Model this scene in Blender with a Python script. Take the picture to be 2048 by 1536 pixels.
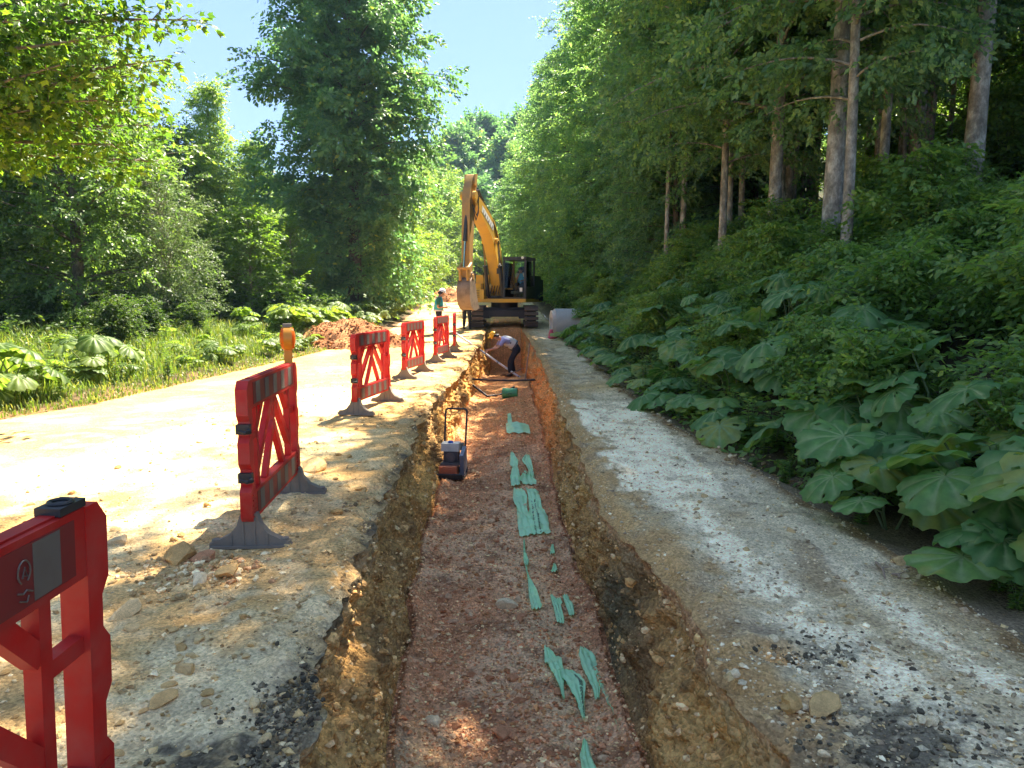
import bpy, bmesh, math, random
import numpy as np
from mathutils import Vector, Matrix

for o in list(bpy.data.objects):
    bpy.data.objects.remove(o)
sc = bpy.context.scene
COL = sc.collection
R = math.radians

# ------------------------------------------------------------------ camera, sky, sun, exposure
FPX, PITCH, EYE = 1420.0, math.atan(178 / 1420.0), 1.57
cam_d = bpy.data.cameras.new('camera')
cam_d.sensor_width = 36.0
cam_d.lens = 36.0 * FPX / 2048.0
cam_d.clip_start = 0.05
cam_d.clip_end = 2000
cam = bpy.data.objects.new('camera', cam_d)
COL.objects.link(cam)
cam.location = (0, 0, EYE)
cam.rotation_euler = (R(90) - PITCH, 0, 0)
sc.camera = cam

SUN_EL, SUN_AZ = R(57), R(28)          # azimuth measured from +Y towards +X
world = bpy.data.worlds.new('World')
sc.world = world
world.use_nodes = True
wn = world.node_tree
bg = wn.nodes['Background']
sky = wn.nodes.new('ShaderNodeTexSky')
sky.sky_type = 'NISHITA'
sky.sun_disc = False
sky.sun_elevation = SUN_EL
sky.sun_rotation = SUN_AZ
sky.altitude = 900
sky.air_density = 1.0
sky.dust_density = 0.1
sky.ozone_density = 8.0
tint = wn.nodes.new('ShaderNodeMix')          # white balance of the whole sky
tint.data_type = 'RGBA'; tint.blend_type = 'MULTIPLY'; tint.inputs[0].default_value = 1.0
tint.inputs[7].default_value = (0.50, 0.60, 0.80, 1)
soft = wn.nodes.new('ShaderNodeGamma')         # evens the clear sky out a little, the same everywhere
soft.inputs[1].default_value = 0.40
wn.links.new(sky.outputs[0], soft.inputs[0])
wn.links.new(soft.outputs[0], tint.inputs[6])
wn.links.new(tint.outputs[2], bg.inputs[0])
bg.inputs[1].default_value = 0.07
sun_d = bpy.data.lights.new('sun', 'SUN')
sun_d.energy = 2.1
sun_d.angle = R(0.53)
sun_d.color = (1.0, 0.90, 0.74)
sun = bpy.data.objects.new('sun', sun_d)
COL.objects.link(sun)
SUNV = Vector((math.cos(SUN_EL) * math.sin(SUN_AZ), math.cos(SUN_EL) * math.cos(SUN_AZ), math.sin(SUN_EL)))
sun.rotation_euler = (-SUNV).to_track_quat('-Z', 'Y').to_euler()
sun.location = (10, 20, 40)
sc.view_settings.view_transform = 'Standard'
sc.view_settings.look = 'None'
sc.view_settings.exposure = 3.68
sc.view_settings.gamma = 1.0
sc.view_settings.use_curve_mapping = False
sc.cycles.max_bounces = 10
sc.cycles.diffuse_bounces = 8
sc.cycles.transparent_max_bounces = 8
sc.cycles.use_denoising = True

# ------------------------------------------------------------------ helpers
def at(x, y, z=0.0):
    """pixel of the 2048 px photograph -> world point on the level z"""
    dx, dy = x - 1024, y - 768
    ry = FPX * math.cos(PITCH) - dy * math.sin(PITCH)
    rz = -FPX * math.sin(PITCH) - dy * math.cos(PITCH)
    t = (z - EYE) / rz
    return dx * t, ry * t

def atY(x, y, Y):
    dx, dy = x - 1024, y - 768
    ry = FPX * math.cos(PITCH) - dy * math.sin(PITCH)
    rz = -FPX * math.sin(PITCH) - dy * math.cos(PITCH)
    t = Y / ry
    return Vector((dx * t, Y, EYE + rz * t))

def hash3(ix, iy, iz, seed):
    h = (ix.astype(np.int64) * 374761393 + iy.astype(np.int64) * 668265263 + iz.astype(np.int64) * 2147483647 + seed * 1274126177) & 0xFFFFFFFF
    h = ((h ^ (h >> 13)) * 1274126177) & 0xFFFFFFFF
    h = ((h ^ (h >> 16)) * 2246822519) & 0xFFFFFFFF
    return ((h ^ (h >> 15)) & 0xFFFFFF) / float(0x7FFFFF) - 1.0

def vnoise(x, y, z, seed=0):
    x = np.asarray(x, float); y = np.asarray(y, float); z = np.asarray(z, float)
    x, y, z = np.broadcast_arrays(x, y, z)
    ix, iy, iz = np.floor(x).astype(np.int64), np.floor(y).astype(np.int64), np.floor(z).astype(np.int64)
    fx, fy, fz = x - ix, y - iy, z - iz
    u, v, w = (f * f * f * (f * (f * 6 - 15) + 10) for f in (fx, fy, fz))
    r = 0
    for a in (0, 1):
        for b in (0, 1):
            for c in (0, 1):
                k = (u if a else 1 - u) * (v if b else 1 - v) * (w if c else 1 - w)
                r = r + k * hash3(ix + a, iy + b, iz + c, seed)
    return r

def fbm(x, y, z, oct=4, seed=0, gain=0.5):
    r, a, f = 0, 1.0, 1.0
    for k in range(oct):
        r = r + a * vnoise(np.asarray(x) * f, np.asarray(y) * f, np.asarray(z) * f, seed + k * 17)
        a *= gain; f *= 2.03
    return r

def worley(x, y, seed=0):
    x, y = np.broadcast_arrays(np.asarray(x, float), np.asarray(y, float))
    ix, iy = np.floor(x).astype(np.int64), np.floor(y).astype(np.int64)
    best = np.full(x.shape, 9.0); z0 = np.zeros_like(ix)
    for a in (-1, 0, 1):
        for b in (-1, 0, 1):
            px_ = ix + a + .5 + .45 * hash3(ix + a, iy + b, z0, seed); py_ = iy + b + .5 + .45 * hash3(ix + a, iy + b, z0 + 1, seed)
            best = np.minimum(best, (x - px_) ** 2 + (y - py_) ** 2)
    return np.sqrt(best)

def sm(a, b, x):
    t = np.clip((np.asarray(x, float) - a) / (b - a), 0, 1)
    return t * t * (3 - 2 * t)

def mesh_np(name, V, faces, mat=None, smooth=False, attrs=None):
    """faces: array (n,k) of one polygon size, or list of such arrays"""
    me = bpy.data.meshes.new(name)
    V = np.asarray(V, dtype=np.float32).reshape(-1, 3)
    if not isinstance(faces, list):
        faces = [faces]
    faces = [np.asarray(f, dtype=np.int32) for f in faces if len(f)]
    loops = np.concatenate([f.ravel() for f in faces])
    sizes = np.concatenate([np.full(len(f), f.shape[1], dtype=np.int32) for f in faces])
    starts = np.concatenate([[0], np.cumsum(sizes)[:-1]]).astype(np.int32)
    me.vertices.add(len(V)); me.vertices.foreach_set('co', V.ravel())
    me.loops.add(len(loops)); me.loops.foreach_set('vertex_index', loops)
    me.polygons.add(len(sizes)); me.polygons.foreach_set('loop_start', starts)
    try:
        me.polygons.foreach_set('loop_total', sizes)
    except Exception:
        pass
    me.update(calc_edges=True)
    me.polygons.foreach_set('use_smooth', np.full(len(sizes), bool(smooth)))
    for k, a in (attrs or {}).items():
        a = np.asarray(a, dtype=np.float32)
        if a.ndim == 1:
            at_ = me.attributes.new(k, 'FLOAT', 'POINT'); at_.data.foreach_set('value', a)
        else:
            if a.shape[1] == 3:
                a = np.concatenate([a, np.ones((len(a), 1), np.float32)], 1)
            at_ = me.attributes.new(k, 'FLOAT_COLOR', 'POINT'); at_.data.foreach_set('color', a.ravel())
    if mat:
        me.materials.append(mat)
    me.update()
    return me

ORD = 'first second third fourth fifth sixth seventh eighth ninth tenth eleventh twelfth thirteenth fourteenth fifteenth sixteenth seventeenth eighteenth nineteenth twentieth'.split()
for t_ in ('twenty', 'thirty', 'forty', 'fifty', 'sixty', 'seventy', 'eighty'):
    if t_ != 'twenty': ORD.append(t_[:-1] + 'ieth')
    ORD += [t_ + '-' + q_ for q_ in 'first second third fourth fifth sixth seventh eighth ninth'.split()]
def number(objs, key, fmt):
    """label repeats by their order from a landmark"""
    for i_, o_ in enumerate(sorted(objs, key=key)):
        o_['label'] = fmt % ORD[i_]

def tag(o, label=None, cat=None, group=None, kind=None):
    if label: o['label'] = label
    if cat: o['category'] = cat
    if group: o['group'] = group
    if kind: o['kind'] = kind
    return o

def link(name, me, parent=None):
    o = bpy.data.objects.new(name, me)
    COL.objects.link(o)
    if parent is not None:
        o.parent = parent
    return o

def thing(name, label, cat, loc=(0, 0, 0), rz=0.0, group=None, scale=1.0):
    o = bpy.data.objects.new(name, None)
    o.empty_display_size = 0.2
    COL.objects.link(o)
    o.location = loc
    o.rotation_euler = (0, 0, rz)
    o.scale = (scale,) * 3 if not isinstance(scale, tuple) else scale
    return tag(o, label, cat, group)

KIDS = {}
def copy_tree(o, kids, parent=None):
    c = o.copy()
    COL.objects.link(c)
    c.parent = parent
    for ch, sub in kids:
        copy_tree(ch, sub, c)
    return c

def kids_of(o):
    return [(c, kids_of(c)) for c in o.children]

class MB:
    """collects shapes in one bmesh and links them as one mesh object"""
    def __init__(s):
        s.bm = bmesh.new()

    def _bev(s, verts, w, seg=1):
        if w <= 0: return
        es = {e for v in verts for e in v.link_edges}
        es = [e for e in es if len(e.link_faces) == 2 and e.calc_face_angle(0) > 0.5]
        bmesh.ops.bevel(s.bm, geom=es, offset=w, segments=seg, affect='EDGES', clamp_overlap=True)

    def box(s, c, d, bev=0.0, rot=None, taper=None):
        m = Matrix.Translation(c)
        if rot is not None: m = m @ rot.to_4x4()
        vs = []
        for x in (-.5, .5):
            for y in (-.5, .5):
                for z in (-.5, .5):
                    k = taper if (taper and z > 0) else 1.0
                    vs.append(s.bm.verts.new(m @ Vector((x * d[0] * k, y * d[1] * k, z * d[2]))))
        for f in ((0, 1, 3, 2), (4, 6, 7, 5), (0, 4, 5, 1), (2, 3, 7, 6), (0, 2, 6, 4), (1, 5, 7, 3)):
            s.bm.faces.new([vs[i] for i in f])
        s._bev(vs, bev)
        return s

    def prism(s, pts, fn, t0, t1, bev=0.0):
        """pts: 2-D outline; fn(a, b, t) -> 3-D point; extruded from t0 to t1"""
        a = [s.bm.verts.new(fn(p[0], p[1], t0)) for p in pts]
        b = [s.bm.verts.new(fn(p[0], p[1], t1)) for p in pts]
        n = len(pts)
        s.bm.faces.new(a); s.bm.faces.new(list(reversed(b)))
        for i in range(n):
            j = (i + 1) % n
            s.bm.faces.new([a[j], a[i], b[i], b[j]])
        s._bev(a + b, bev)
        return s

    def tube(s, pts, r, n=8, cap=True):
        pts = [Vector(p) for p in pts]
        rs = r if isinstance(r, (list, tuple)) else [r] * len(pts)
        up = Vector((0.13, 0.21, 0.97))
        rings = []
        for i, p in enumerate(pts):
            d = (pts[min(i + 1, len(pts) - 1)] - pts[max(i - 1, 0)])
            d = d.normalized() if d.length > 1e-9 else Vector((0, 0, 1))
            u = d.cross(up)
            if u.length < 0.15: u = d.cross(Vector((1, 0.1, 0)))
            u.normalize(); v = d.cross(u)
            rings.append([s.bm.verts.new(p + (u * math.cos(2 * math.pi * k / n) + v * math.sin(2 * math.pi * k / n)) * rs[i]) for k in range(n)])
        for a, b in zip(rings, rings[1:]):
            for k in range(n):
                s.bm.faces.new([a[k], a[(k + 1) % n], b[(k + 1) % n], b[k]])
        if cap:
            s.bm.faces.new(list(reversed(rings[0]))); s.bm.faces.new(rings[-1])
        return s

    def ball(s, c, d, seg=12, ring=8, rot=None):
        m = Matrix.Translation(c)
        if rot is not None: m = m @ rot.to_4x4()
        m = m @ Matrix.Diagonal((d[0], d[1], d[2], 1))
        bmesh.ops.create_uvsphere(s.bm, u_segments=seg, v_segments=ring, radius=1.0, matrix=m)
        return s

    def build(s, name, mat, parent=None, smooth=True, M=None, ang=35):
        me = bpy.data.meshes.new(name)
        if M is not None: s.bm.transform(M)
        bmesh.ops.recalc_face_normals(s.bm, faces=s.bm.faces[:])
        s.bm.to_mesh(me); s.bm.free()
        if smooth:
            me.shade_smooth()
            me.set_sharp_from_angle(angle=R(ang))
        me.materials.append(mat)
        return link(name, me, parent)

# ------------------------------------------------------------------ materials
def nodes(name):
    m = bpy.data.materials.new(name)
    m.use_nodes = True
    nt = m.node_tree
    return m, nt, nt.nodes['Principled BSDF']

def N(nt, t, **kw):
    n = nt.nodes.new(t)
    for k, v in kw.items():
        if k.startswith('i_'): n.inputs[k[2:].replace('_', ' ')].default_value = v
        else: setattr(n, k, v)
    return n

def ramp(nt, stops):
    n = nt.nodes.new('ShaderNodeValToRGB')
    e = n.color_ramp.elements
    while len(e) < len(stops): e.new(0.5)
    for el, (p, c) in zip(e, stops):
        el.position = p; el.color = (*c, 1) if len(c) == 3 else c
    return n

def mat_earth(name, bump=0.5, scale=60.0, speck=0.5, gain=(2.3, 1.9, 1.2)):
    """albedo from the vertex colour of the clay / gravel, broken up by grain and pebbles"""
    m, nt, b = nodes(name)
    a = N(nt, 'ShaderNodeAttribute', attribute_name='col')
    tc = N(nt, 'ShaderNodeTexCoord')
    n1 = N(nt, 'ShaderNodeTexNoise', i_Scale=scale, i_Detail=6.0, i_Roughness=0.7)
    n2 = N(nt, 'ShaderNodeTexVoronoi', i_Scale=scale * 1.3)
    n3 = N(nt, 'ShaderNodeTexNoise', i_Scale=3.0, i_Detail=5.0, i_Roughness=0.65)
    for n in (n1, n2, n3): nt.links.new(tc.outputs['Object'], n.inputs['Vector'])
    r1 = ramp(nt, [(0.25, (1 - speck,) * 3), (0.5, (1, 1, 1)), (0.78, (1 + speck * .6,) * 3)])
    nt.links.new(n1.outputs['Fac'], r1.inputs[0])
    r3 = ramp(nt, [(0.3, (0.78, 0.76, 0.74)), (0.7, (1.18, 1.18, 1.16))])
    nt.links.new(n3.outputs['Fac'], r3.inputs[0])
    m1 = N(nt, 'ShaderNodeMix', data_type='RGBA', blend_type='MULTIPLY'); m1.inputs[0].default_value = 1
    m2 = N(nt, 'ShaderNodeMix', data_type='RGBA', blend_type='MULTIPLY'); m2.inputs[0].default_value = 1
    nt.links.new(a.outputs['Color'], m1.inputs[6]); nt.links.new(r1.outputs[0], m1.inputs[7])
    nt.links.new(m1.outputs[2], m2.inputs[6]); nt.links.new(r3.outputs[0], m2.inputs[7])
    # pebbles of slightly different tone
    hs = N(nt, 'ShaderNodeMix', data_type='RGBA', blend_type='MULTIPLY'); hs.inputs[0].default_value = 1
    rv = ramp(nt, [(0.0, (0.72, 0.70, 0.68)), (0.5, (1, 0.97, 0.95)), (1.0, (1.25, 1.24, 1.22))])
    sx = N(nt, 'ShaderNodeSeparateColor')
    nt.links.new(n2.outputs['Color'], sx.inputs[0]); nt.links.new(sx.outputs[0], rv.inputs[0])
    nt.links.new(m2.outputs[2], hs.inputs[6]); nt.links.new(rv.outputs[0], hs.inputs[7])
    gn = N(nt, 'ShaderNodeMix', data_type='RGBA', blend_type='MULTIPLY'); gn.inputs[0].default_value = 1; gn.inputs[7].default_value = (*gain, 1)
    nt.links.new(hs.outputs[2], gn.inputs[6]); nt.links.new(gn.outputs[2], b.inputs['Base Color'])
    b.inputs['Roughness'].default_value = 0.95
    b.inputs['Specular IOR Level'].default_value = 0.15
    ad = N(nt, 'ShaderNodeMath', operation='SUBTRACT')
    nt.links.new(n1.outputs['Fac'], ad.inputs[0]); nt.links.new(n2.outputs['Distance'], ad.inputs[1])
    bp = N(nt, 'ShaderNodeBump', i_Strength=bump, i_Distance=0.02)
    nt.links.new(ad.outputs[0], bp.inputs['Height']); nt.links.new(bp.outputs[0], b.inputs['Normal'])
    return m

def mat_plain(name, col, rough=0.5, metal=0.0, dirt=0.25, dscale=6.0, dcol=(0.16, 0.13, 0.1), bump=0.0, spec=0.4):
    m, nt, b = nodes(name)
    tc = N(nt, 'ShaderNodeTexCoord')
    n = N(nt, 'ShaderNodeTexNoise', noise_dimensions='4D', i_Scale=dscale, i_Detail=7.0, i_Roughness=0.65)
    oi = N(nt, 'ShaderNodeObjectInfo')
    w_ = N(nt, 'ShaderNodeMath', operation='MULTIPLY'); w_.inputs[1].default_value = 40
    nt.links.new(oi.outputs['Random'], w_.inputs[0]); nt.links.new(w_.outputs[0], n.inputs['W'])
    nt.links.new(tc.outputs['Object'], n.inputs['Vector'])
    r = ramp(nt, [(0.45, (0, 0, 0)), (0.75, (1, 1, 1))])
    nt.links.new(n.outputs['Fac'], r.inputs[0])
    sc_ = N(nt, 'ShaderNodeMath', operation='MULTIPLY'); sc_.inputs[1].default_value = dirt
    nt.links.new(r.outputs[0], sc_.inputs[0])
    mx = N(nt, 'ShaderNodeMix', data_type='RGBA')
    mx.inputs[6].default_value = (*col, 1); mx.inputs[7].default_value = (*dcol, 1)
    nt.links.new(sc_.outputs[0], mx.inputs[0]); nt.links.new(mx.outputs[2], b.inputs['Base Color'])
    b.inputs['Roughness'].default_value = rough
    b.inputs['Metallic'].default_value = metal
    b.inputs['Specular IOR Level'].default_value = spec
    if bump:
        n2 = N(nt, 'ShaderNodeTexNoise', i_Scale=dscale * 9, i_Detail=4.0)
        nt.links.new(tc.outputs['Object'], n2.inputs['Vector'])
        bp = N(nt, 'ShaderNodeBump', i_Strength=bump, i_Distance=0.01)
        nt.links.new(n2.outputs['Fac'], bp.inputs['Height']); nt.links.new(bp.outputs[0], b.inputs['Normal'])
    return m

def mat_leaf(name, stops, trans, tmix=0.45, rough=0.45, spec=0.5, vein=False, spread=0.25):
    m, nt, b = nodes(name)
    a = N(nt, 'ShaderNodeAttribute', attribute_name='rnd')
    oi = N(nt, 'ShaderNodeObjectInfo')
    ad = N(nt, 'ShaderNodeMath', operation='MULTIPLY_ADD'); ad.inputs[1].default_value = spread
    nt.links.new(oi.outputs['Random'], ad.inputs[0])
    sub = N(nt, 'ShaderNodeMath', operation='SUBTRACT'); sub.inputs[1].default_value = spread / 2
    nt.links.new(a.outputs['Fac'], sub.inputs[0]); nt.links.new(sub.outputs[0], ad.inputs[2])
    r = ramp(nt, stops)
    nt.links.new(ad.outputs[0], r.inputs[0])
    col = r.outputs[0]
    if vein:
        av = N(nt, 'ShaderNodeAttribute', attribute_name='vein')
        mv = N(nt, 'ShaderNodeMix', data_type='RGBA')
        mv.inputs[7].default_value = (0.24, 0.32, 0.13, 1)
        nt.links.new(av.outputs['Fac'], mv.inputs[0]); nt.links.new(col, mv.inputs[6])
        tc = N(nt, 'ShaderNodeTexCoord')
        nz = N(nt, 'ShaderNodeTexNoise', i_Scale=7.0, i_Detail=6.0, i_Roughness=0.7)
        nt.links.new(tc.outputs['Object'], nz.inputs['Vector'])
        rz = ramp(nt, [(0.3, (0.7, 0.72, 0.7)), (0.62, (1.1, 1.1, 1.1)), (0.8, (1.5, 1.45, 1.5))])
        nt.links.new(nz.outputs['Fac'], rz.inputs[0])
        mm = N(nt, 'ShaderNodeMix', data_type='RGBA', blend_type='MULTIPLY'); mm.inputs[0].default_value = 1
        nt.links.new(mv.outputs[2], mm.inputs[6]); nt.links.new(rz.outputs[0], mm.inputs[7])
        col = mm.outputs[2]
    nt.links.new(col, b.inputs['Base Color'])
    b.inputs['Roughness'].default_value = rough
    b.inputs['Specular IOR Level'].default_value = spec
    t = N(nt, 'ShaderNodeBsdfTranslucent')
    tm = N(nt, 'ShaderNodeMix', data_type='RGBA', blend_type='MULTIPLY'); tm.inputs[0].default_value = 1
    tm.inputs[7].default_value = (*trans, 1)
    nt.links.new(col, tm.inputs[6]); nt.links.new(tm.outputs[2], t.inputs['Color'])
    mix = N(nt, 'ShaderNodeMixShader'); mix.inputs[0].default_value = tmix
    nt.links.new(b.outputs[0], mix.inputs[1]); nt.links.new(t.outputs[0], mix.inputs[2])
    nt.links.new(mix.outputs[0], nt.nodes['Material Output'].inputs['Surface'])
    return m

def mat_bark(name, c0, c1, c2):
    m, nt, b = nodes(name)
    tc = N(nt, 'ShaderNodeTexCoord')
    mp = N(nt, 'ShaderNodeMapping'); mp.inputs['Scale'].default_value = (8, 8, 4.5)
    nt.links.new(tc.outputs['Object'], mp.inputs[0])
    n = N(nt, 'ShaderNodeTexNoise', i_Scale=1.0, i_Detail=8.0, i_Roughness=0.72)
    nt.links.new(mp.outputs[0], n.inputs['Vector'])
    r = ramp(nt, [(0.32, c0), (0.5, c1), (0.66, c2)])
    nt.links.new(n.outputs['Fac'], r.inputs[0]); nt.links.new(r.outputs[0], b.inputs['Base Color'])
    b.inputs['Roughness'].default_value = 0.9
    bp = N(nt, 'ShaderNodeBump', i_Strength=0.6, i_Distance=0.03)
    nt.links.new(n.outputs['Fac'], bp.inputs['Height']); nt.links.new(bp.outputs[0], b.inputs['Normal'])
    return m

def mat_translucent(name, col, tcol, mixv, rough=0.4, dirt=0.3):
    m = mat_plain(name, col, rough, dirt=dirt, dscale=6.0, dcol=(0.30, 0.20, 0.15))
    nt = m.node_tree
    b = nt.nodes['Principled BSDF']
    t = N(nt, 'ShaderNodeBsdfTranslucent'); t.inputs['Color'].default_value = (*tcol, 1)
    mix = N(nt, 'ShaderNodeMixShader'); mix.inputs[0].default_value = mixv
    nt.links.new(b.outputs[0], mix.inputs[1]); nt.links.new(t.outputs[0], mix.inputs[2])
    nt.links.new(mix.outputs[0], nt.nodes['Material Output'].inputs['Surface'])
    return m

def mat_glass(name):
    m, nt, b = nodes(name)
    tr = N(nt, 'ShaderNodeBsdfTransparent'); tr.inputs[0].default_value = (0.86, 0.92, 0.9, 1)
    gl = N(nt, 'ShaderNodeBsdfGlossy'); gl.inputs['Roughness'].default_value = 0.03
    fr = N(nt, 'ShaderNodeFresnel'); fr.inputs[0].default_value = 1.22
    mix = N(nt, 'ShaderNodeMixShader')
    nt.links.new(fr.outputs[0], mix.inputs[0]); nt.links.new(tr.outputs[0], mix.inputs[1]); nt.links.new(gl.outputs[0], mix.inputs[2])
    nt.links.new(mix.outputs[0], nt.nodes['Material Output'].inputs['Surface'])
    return m

M_EARTH = mat_earth('gravelly_earth')
M_CLAY = mat_earth('dug_clay', bump=0.9, scale=38.0, speck=0.6, gain=(2.6, 2.25, 1.5))
M_SOIL = mat_earth('woodland_soil', gain=(1.15, 1.1, .95))
M_STONE = mat_earth('broken_stone', bump=0.35, scale=45.0, speck=0.35)
M_RED = mat_translucent('red_plastic', (0.50, 0.022, 0.018), (0.85, 0.03, 0.015), 0.30, 0.45, 0.42)
M_BAND = mat_plain('dark_red_film', (0.20, 0.022, 0.020), 0.5, dirt=0.6, dscale=7, dcol=(0.10, 0.05, 0.04))
M_REFL = mat_plain('reflective_film', (0.135, 0.115, 0.095), 0.5, dirt=0.5, dscale=12, dcol=(0.10, 0.07, 0.05))
M_RUBBER = mat_plain('grey_rubber', (0.20, 0.165, 0.125), 0.85, dirt=0.5, dscale=9, dcol=(0.26, 0.21, 0.15), bump=0.3)
M_ENGINE = mat_plain('grimy_engine', (0.11, 0.09, 0.085), 0.6, dirt=0.6, dscale=14, dcol=(0.28, 0.16, 0.12))
M_BLACK = mat_plain('black_plastic', (0.018, 0.018, 0.02), 0.5, dirt=0.3)
M_AMBER = mat_plain('amber_plastic', (0.62, 0.24, 0.015), 0.35, dirt=0.2, dscale=14, dcol=(0.3, 0.14, 0.03))
M_LENS = mat_translucent('amber_lens', (0.62, 0.17, 0.01), (0.9, 0.3, 0.02), 0.5, 0.2, 0.1)
M_YEL = mat_plain('machine_yellow', (0.62, 0.35, 0.03), 0.5, dirt=0.55, dscale=2.2, dcol=(0.30, 0.2, 0.1))
M_YELDIRTY = mat_plain('worn_machine_yellow', (0.48, 0.26, 0.06), 0.6, dirt=0.75, dscale=3.0, dcol=(0.22, 0.14, 0.09), bump=0.25)
M_STEELDIRT = mat_plain('earthy_steel', (0.30, 0.21, 0.14), 0.7, 0.2, dirt=0.95, dscale=3.2, dcol=(0.10, 0.07, 0.05), bump=0.3)
M_DARK = mat_plain('dark_machine_paint', (0.03, 0.032, 0.035), 0.45, dirt=0.35, dscale=3, dcol=(0.12, 0.10, 0.08))
M_TRACK = mat_plain('track_steel', (0.14, 0.11, 0.09), 0.65, 0.3, dirt=0.6, dscale=8, dcol=(0.25, 0.18, 0.13))
M_CHROME = mat_plain('chrome_rod', (0.6, 0.6, 0.6), 0.15, 1.0, dirt=0.05)
M_GLASS = mat_glass('cab_glass')
M_WHITE = mat_plain('white_paint', (0.75, 0.75, 0.73), 0.5, dirt=0.25)
M_GREYMARK = mat_plain('faded_sign_grey', (0.16, 0.14, 0.15), 0.5, dirt=0.2)
M_CONC = mat_plain('pale_concrete', (0.48, 0.45, 0.41), 0.9, dirt=0.5, dscale=3.5, dcol=(0.3, 0.27, 0.23), bump=0.25)
M_TAPE = mat_translucent('mint_tape', (0.55, 0.95, 0.50), (0.45, 0.8, 0.42), 0.2, 0.35, 0.25)
M_GREENPIPE = mat_plain('green_pipe', (0.05, 0.26, 0.10), 0.35, dirt=0.4, dscale=8, dcol=(0.22, 0.2, 0.12))
M_WOOD = mat_plain('weathered_wood', (0.33, 0.22, 0.14), 0.8, dirt=0.5, dscale=12)
M_PINKCLOTH = mat_plain('pink_cloth', (0.62, 0.10, 0.14), 0.85, dirt=0.3, dscale=10)
M_TANKW = mat_plain('cream_tank', (0.66, 0.63, 0.55), 0.4, dirt=0.4, dscale=14)
M_BLUE = mat_plain('blue_cap', (0.02, 0.10, 0.45), 0.4, dirt=0.1)
M_ORANGE = mat_plain('faded_orange_paint', (0.45, 0.13, 0.06), 0.6, dirt=0.6, dscale=12, dcol=(0.28, 0.16, 0.11))
M_GREYPAINT = mat_plain('grey_blue_guard', (0.17, 0.18, 0.22), 0.5, dirt=0.5, dscale=9)
M_SKIN = mat_plain('skin', (0.42, 0.22, 0.14), 0.55, dirt=0.1)
M_TEAL = mat_plain('teal_vest_cloth', (0.03, 0.36, 0.40), 0.85, dirt=0.2)
M_GREENCLOTH = mat_plain('dark_green_shirt', (0.02, 0.13, 0.09), 0.9, dirt=0.15)
M_NAVY = mat_plain('dark_trousers', (0.018, 0.02, 0.028), 0.9, dirt=0.2)
M_SKYVEST = mat_plain('sky_blue_vest', (0.10, 0.38, 0.62), 0.85, dirt=0.15)
M_TEE = mat_plain('white_shirt', (0.68, 0.66, 0.62), 0.9, dirt=0.25)
M_GREYVEST = mat_plain('grey_vest', (0.10, 0.095, 0.10), 0.9, dirt=0.25)
M_PALEVEST = mat_plain('pale_reflective_vest', (0.58, 0.57, 0.56), 0.7, dirt=0.3)
M_LILAC = mat_plain('lilac_shirt', (0.30, 0.30, 0.52), 0.9, dirt=0.15)
M_HATW = mat_plain('white_helmet', (0.8, 0.8, 0.8), 0.3, dirt=0.1)
M_HATY = mat_plain('yellow_helmet', (0.78, 0.42, 0.015), 0.3, dirt=0.1)
M_HAIR = mat_plain('black_hair', (0.012, 0.01, 0.009), 0.6, dirt=0.0)
M_STALK = mat_plain('leaf_stalk', (0.12, 0.17, 0.06), 0.6, dirt=0.4, dscale=10, dcol=(0.16, 0.07, 0.06))
M_BARK = mat_bark('grey_beech_bark', (0.10, 0.085, 0.062), (0.27, 0.235, 0.18), (0.55, 0.49, 0.39))
M_BARKD = mat_bark('brown_bark', (0.05, 0.042, 0.03), (0.135, 0.11, 0.08), (0.26, 0.22, 0.165))
LS_BEECH = [(0.0, (0.057, 0.107, 0.036)), (0.55, (0.118, 0.194, 0.050)), (1.0, (0.260, 0.324, 0.068))]
M_LEAF = mat_leaf('beech_leaf', LS_BEECH, (2.6, 2.7, 1.3))
M_LEAFSH = mat_leaf('forest_leaf', [(0.0, (0.067, 0.132, 0.074)), (0.6, (0.124, 0.216, 0.103)), (1.0, (0.242, 0.331, 0.115))], (2.7, 2.8, 1.3), spec=0.4)
M_LEAFDK = mat_leaf('hornbeam_leaf', [(0.0, (0.062, 0.137, 0.068)), (0.6, (0.115, 0.215, 0.090)), (0.94, (0.196, 0.296, 0.097)), (1.0, (0.340, 0.340, 0.062))], (1.9, 2.1, 1.2), tmix=0.4)
M_LEAFLT = mat_leaf('young_leaf', [(0.0, (0.057, 0.115, 0.023)), (0.6, (0.103, 0.184, 0.029)), (1.0, (0.196, 0.253, 0.040))], (2.5, 2.5, 1.0), tmix=0.5)
M_LEAFGY = mat_leaf('willow_leaf', [(0.0, (0.066, 0.105, 0.050)), (0.6, (0.110, 0.160, 0.072)), (1.0, (0.165, 0.209, 0.099))], (2.0, 2.1, 1.2), tmix=0.4)
M_MAPLE = mat_leaf('maple_leaf', [(0.0, (0.037, 0.075, 0.018)), (0.6, (0.081, 0.144, 0.022)), (1.0, (0.163, 0.213, 0.025))], (2.2, 2.6, 1.0), tmix=0.5, spread=0.0)
M_BUTTER = mat_leaf('butterbur_leaf', [(0.0, (0.070, 0.165, 0.042)), (0.5, (0.110, 0.225, 0.058)), (0.85, (0.165, 0.270, 0.060)), (1.0, (0.27, 0.29, 0.07))], (2.2, 2.2, 0.9), tmix=0.3, rough=0.6, spec=0.3, vein=True, spread=0.9)
M_BUTTERL = mat_leaf('sun_toned_butterbur_leaf', [(0.0, (0.040, 0.085, 0.014)), (0.6, (0.070, 0.125, 0.018)), (1.0, (0.12, 0.165, 0.024))], (2.6, 2.5, 0.9), tmix=0.4, spec=0.2, vein=True, spread=0.7)  # copy of the butterbur leaf, colour lowered to offset the direct sun
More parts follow.
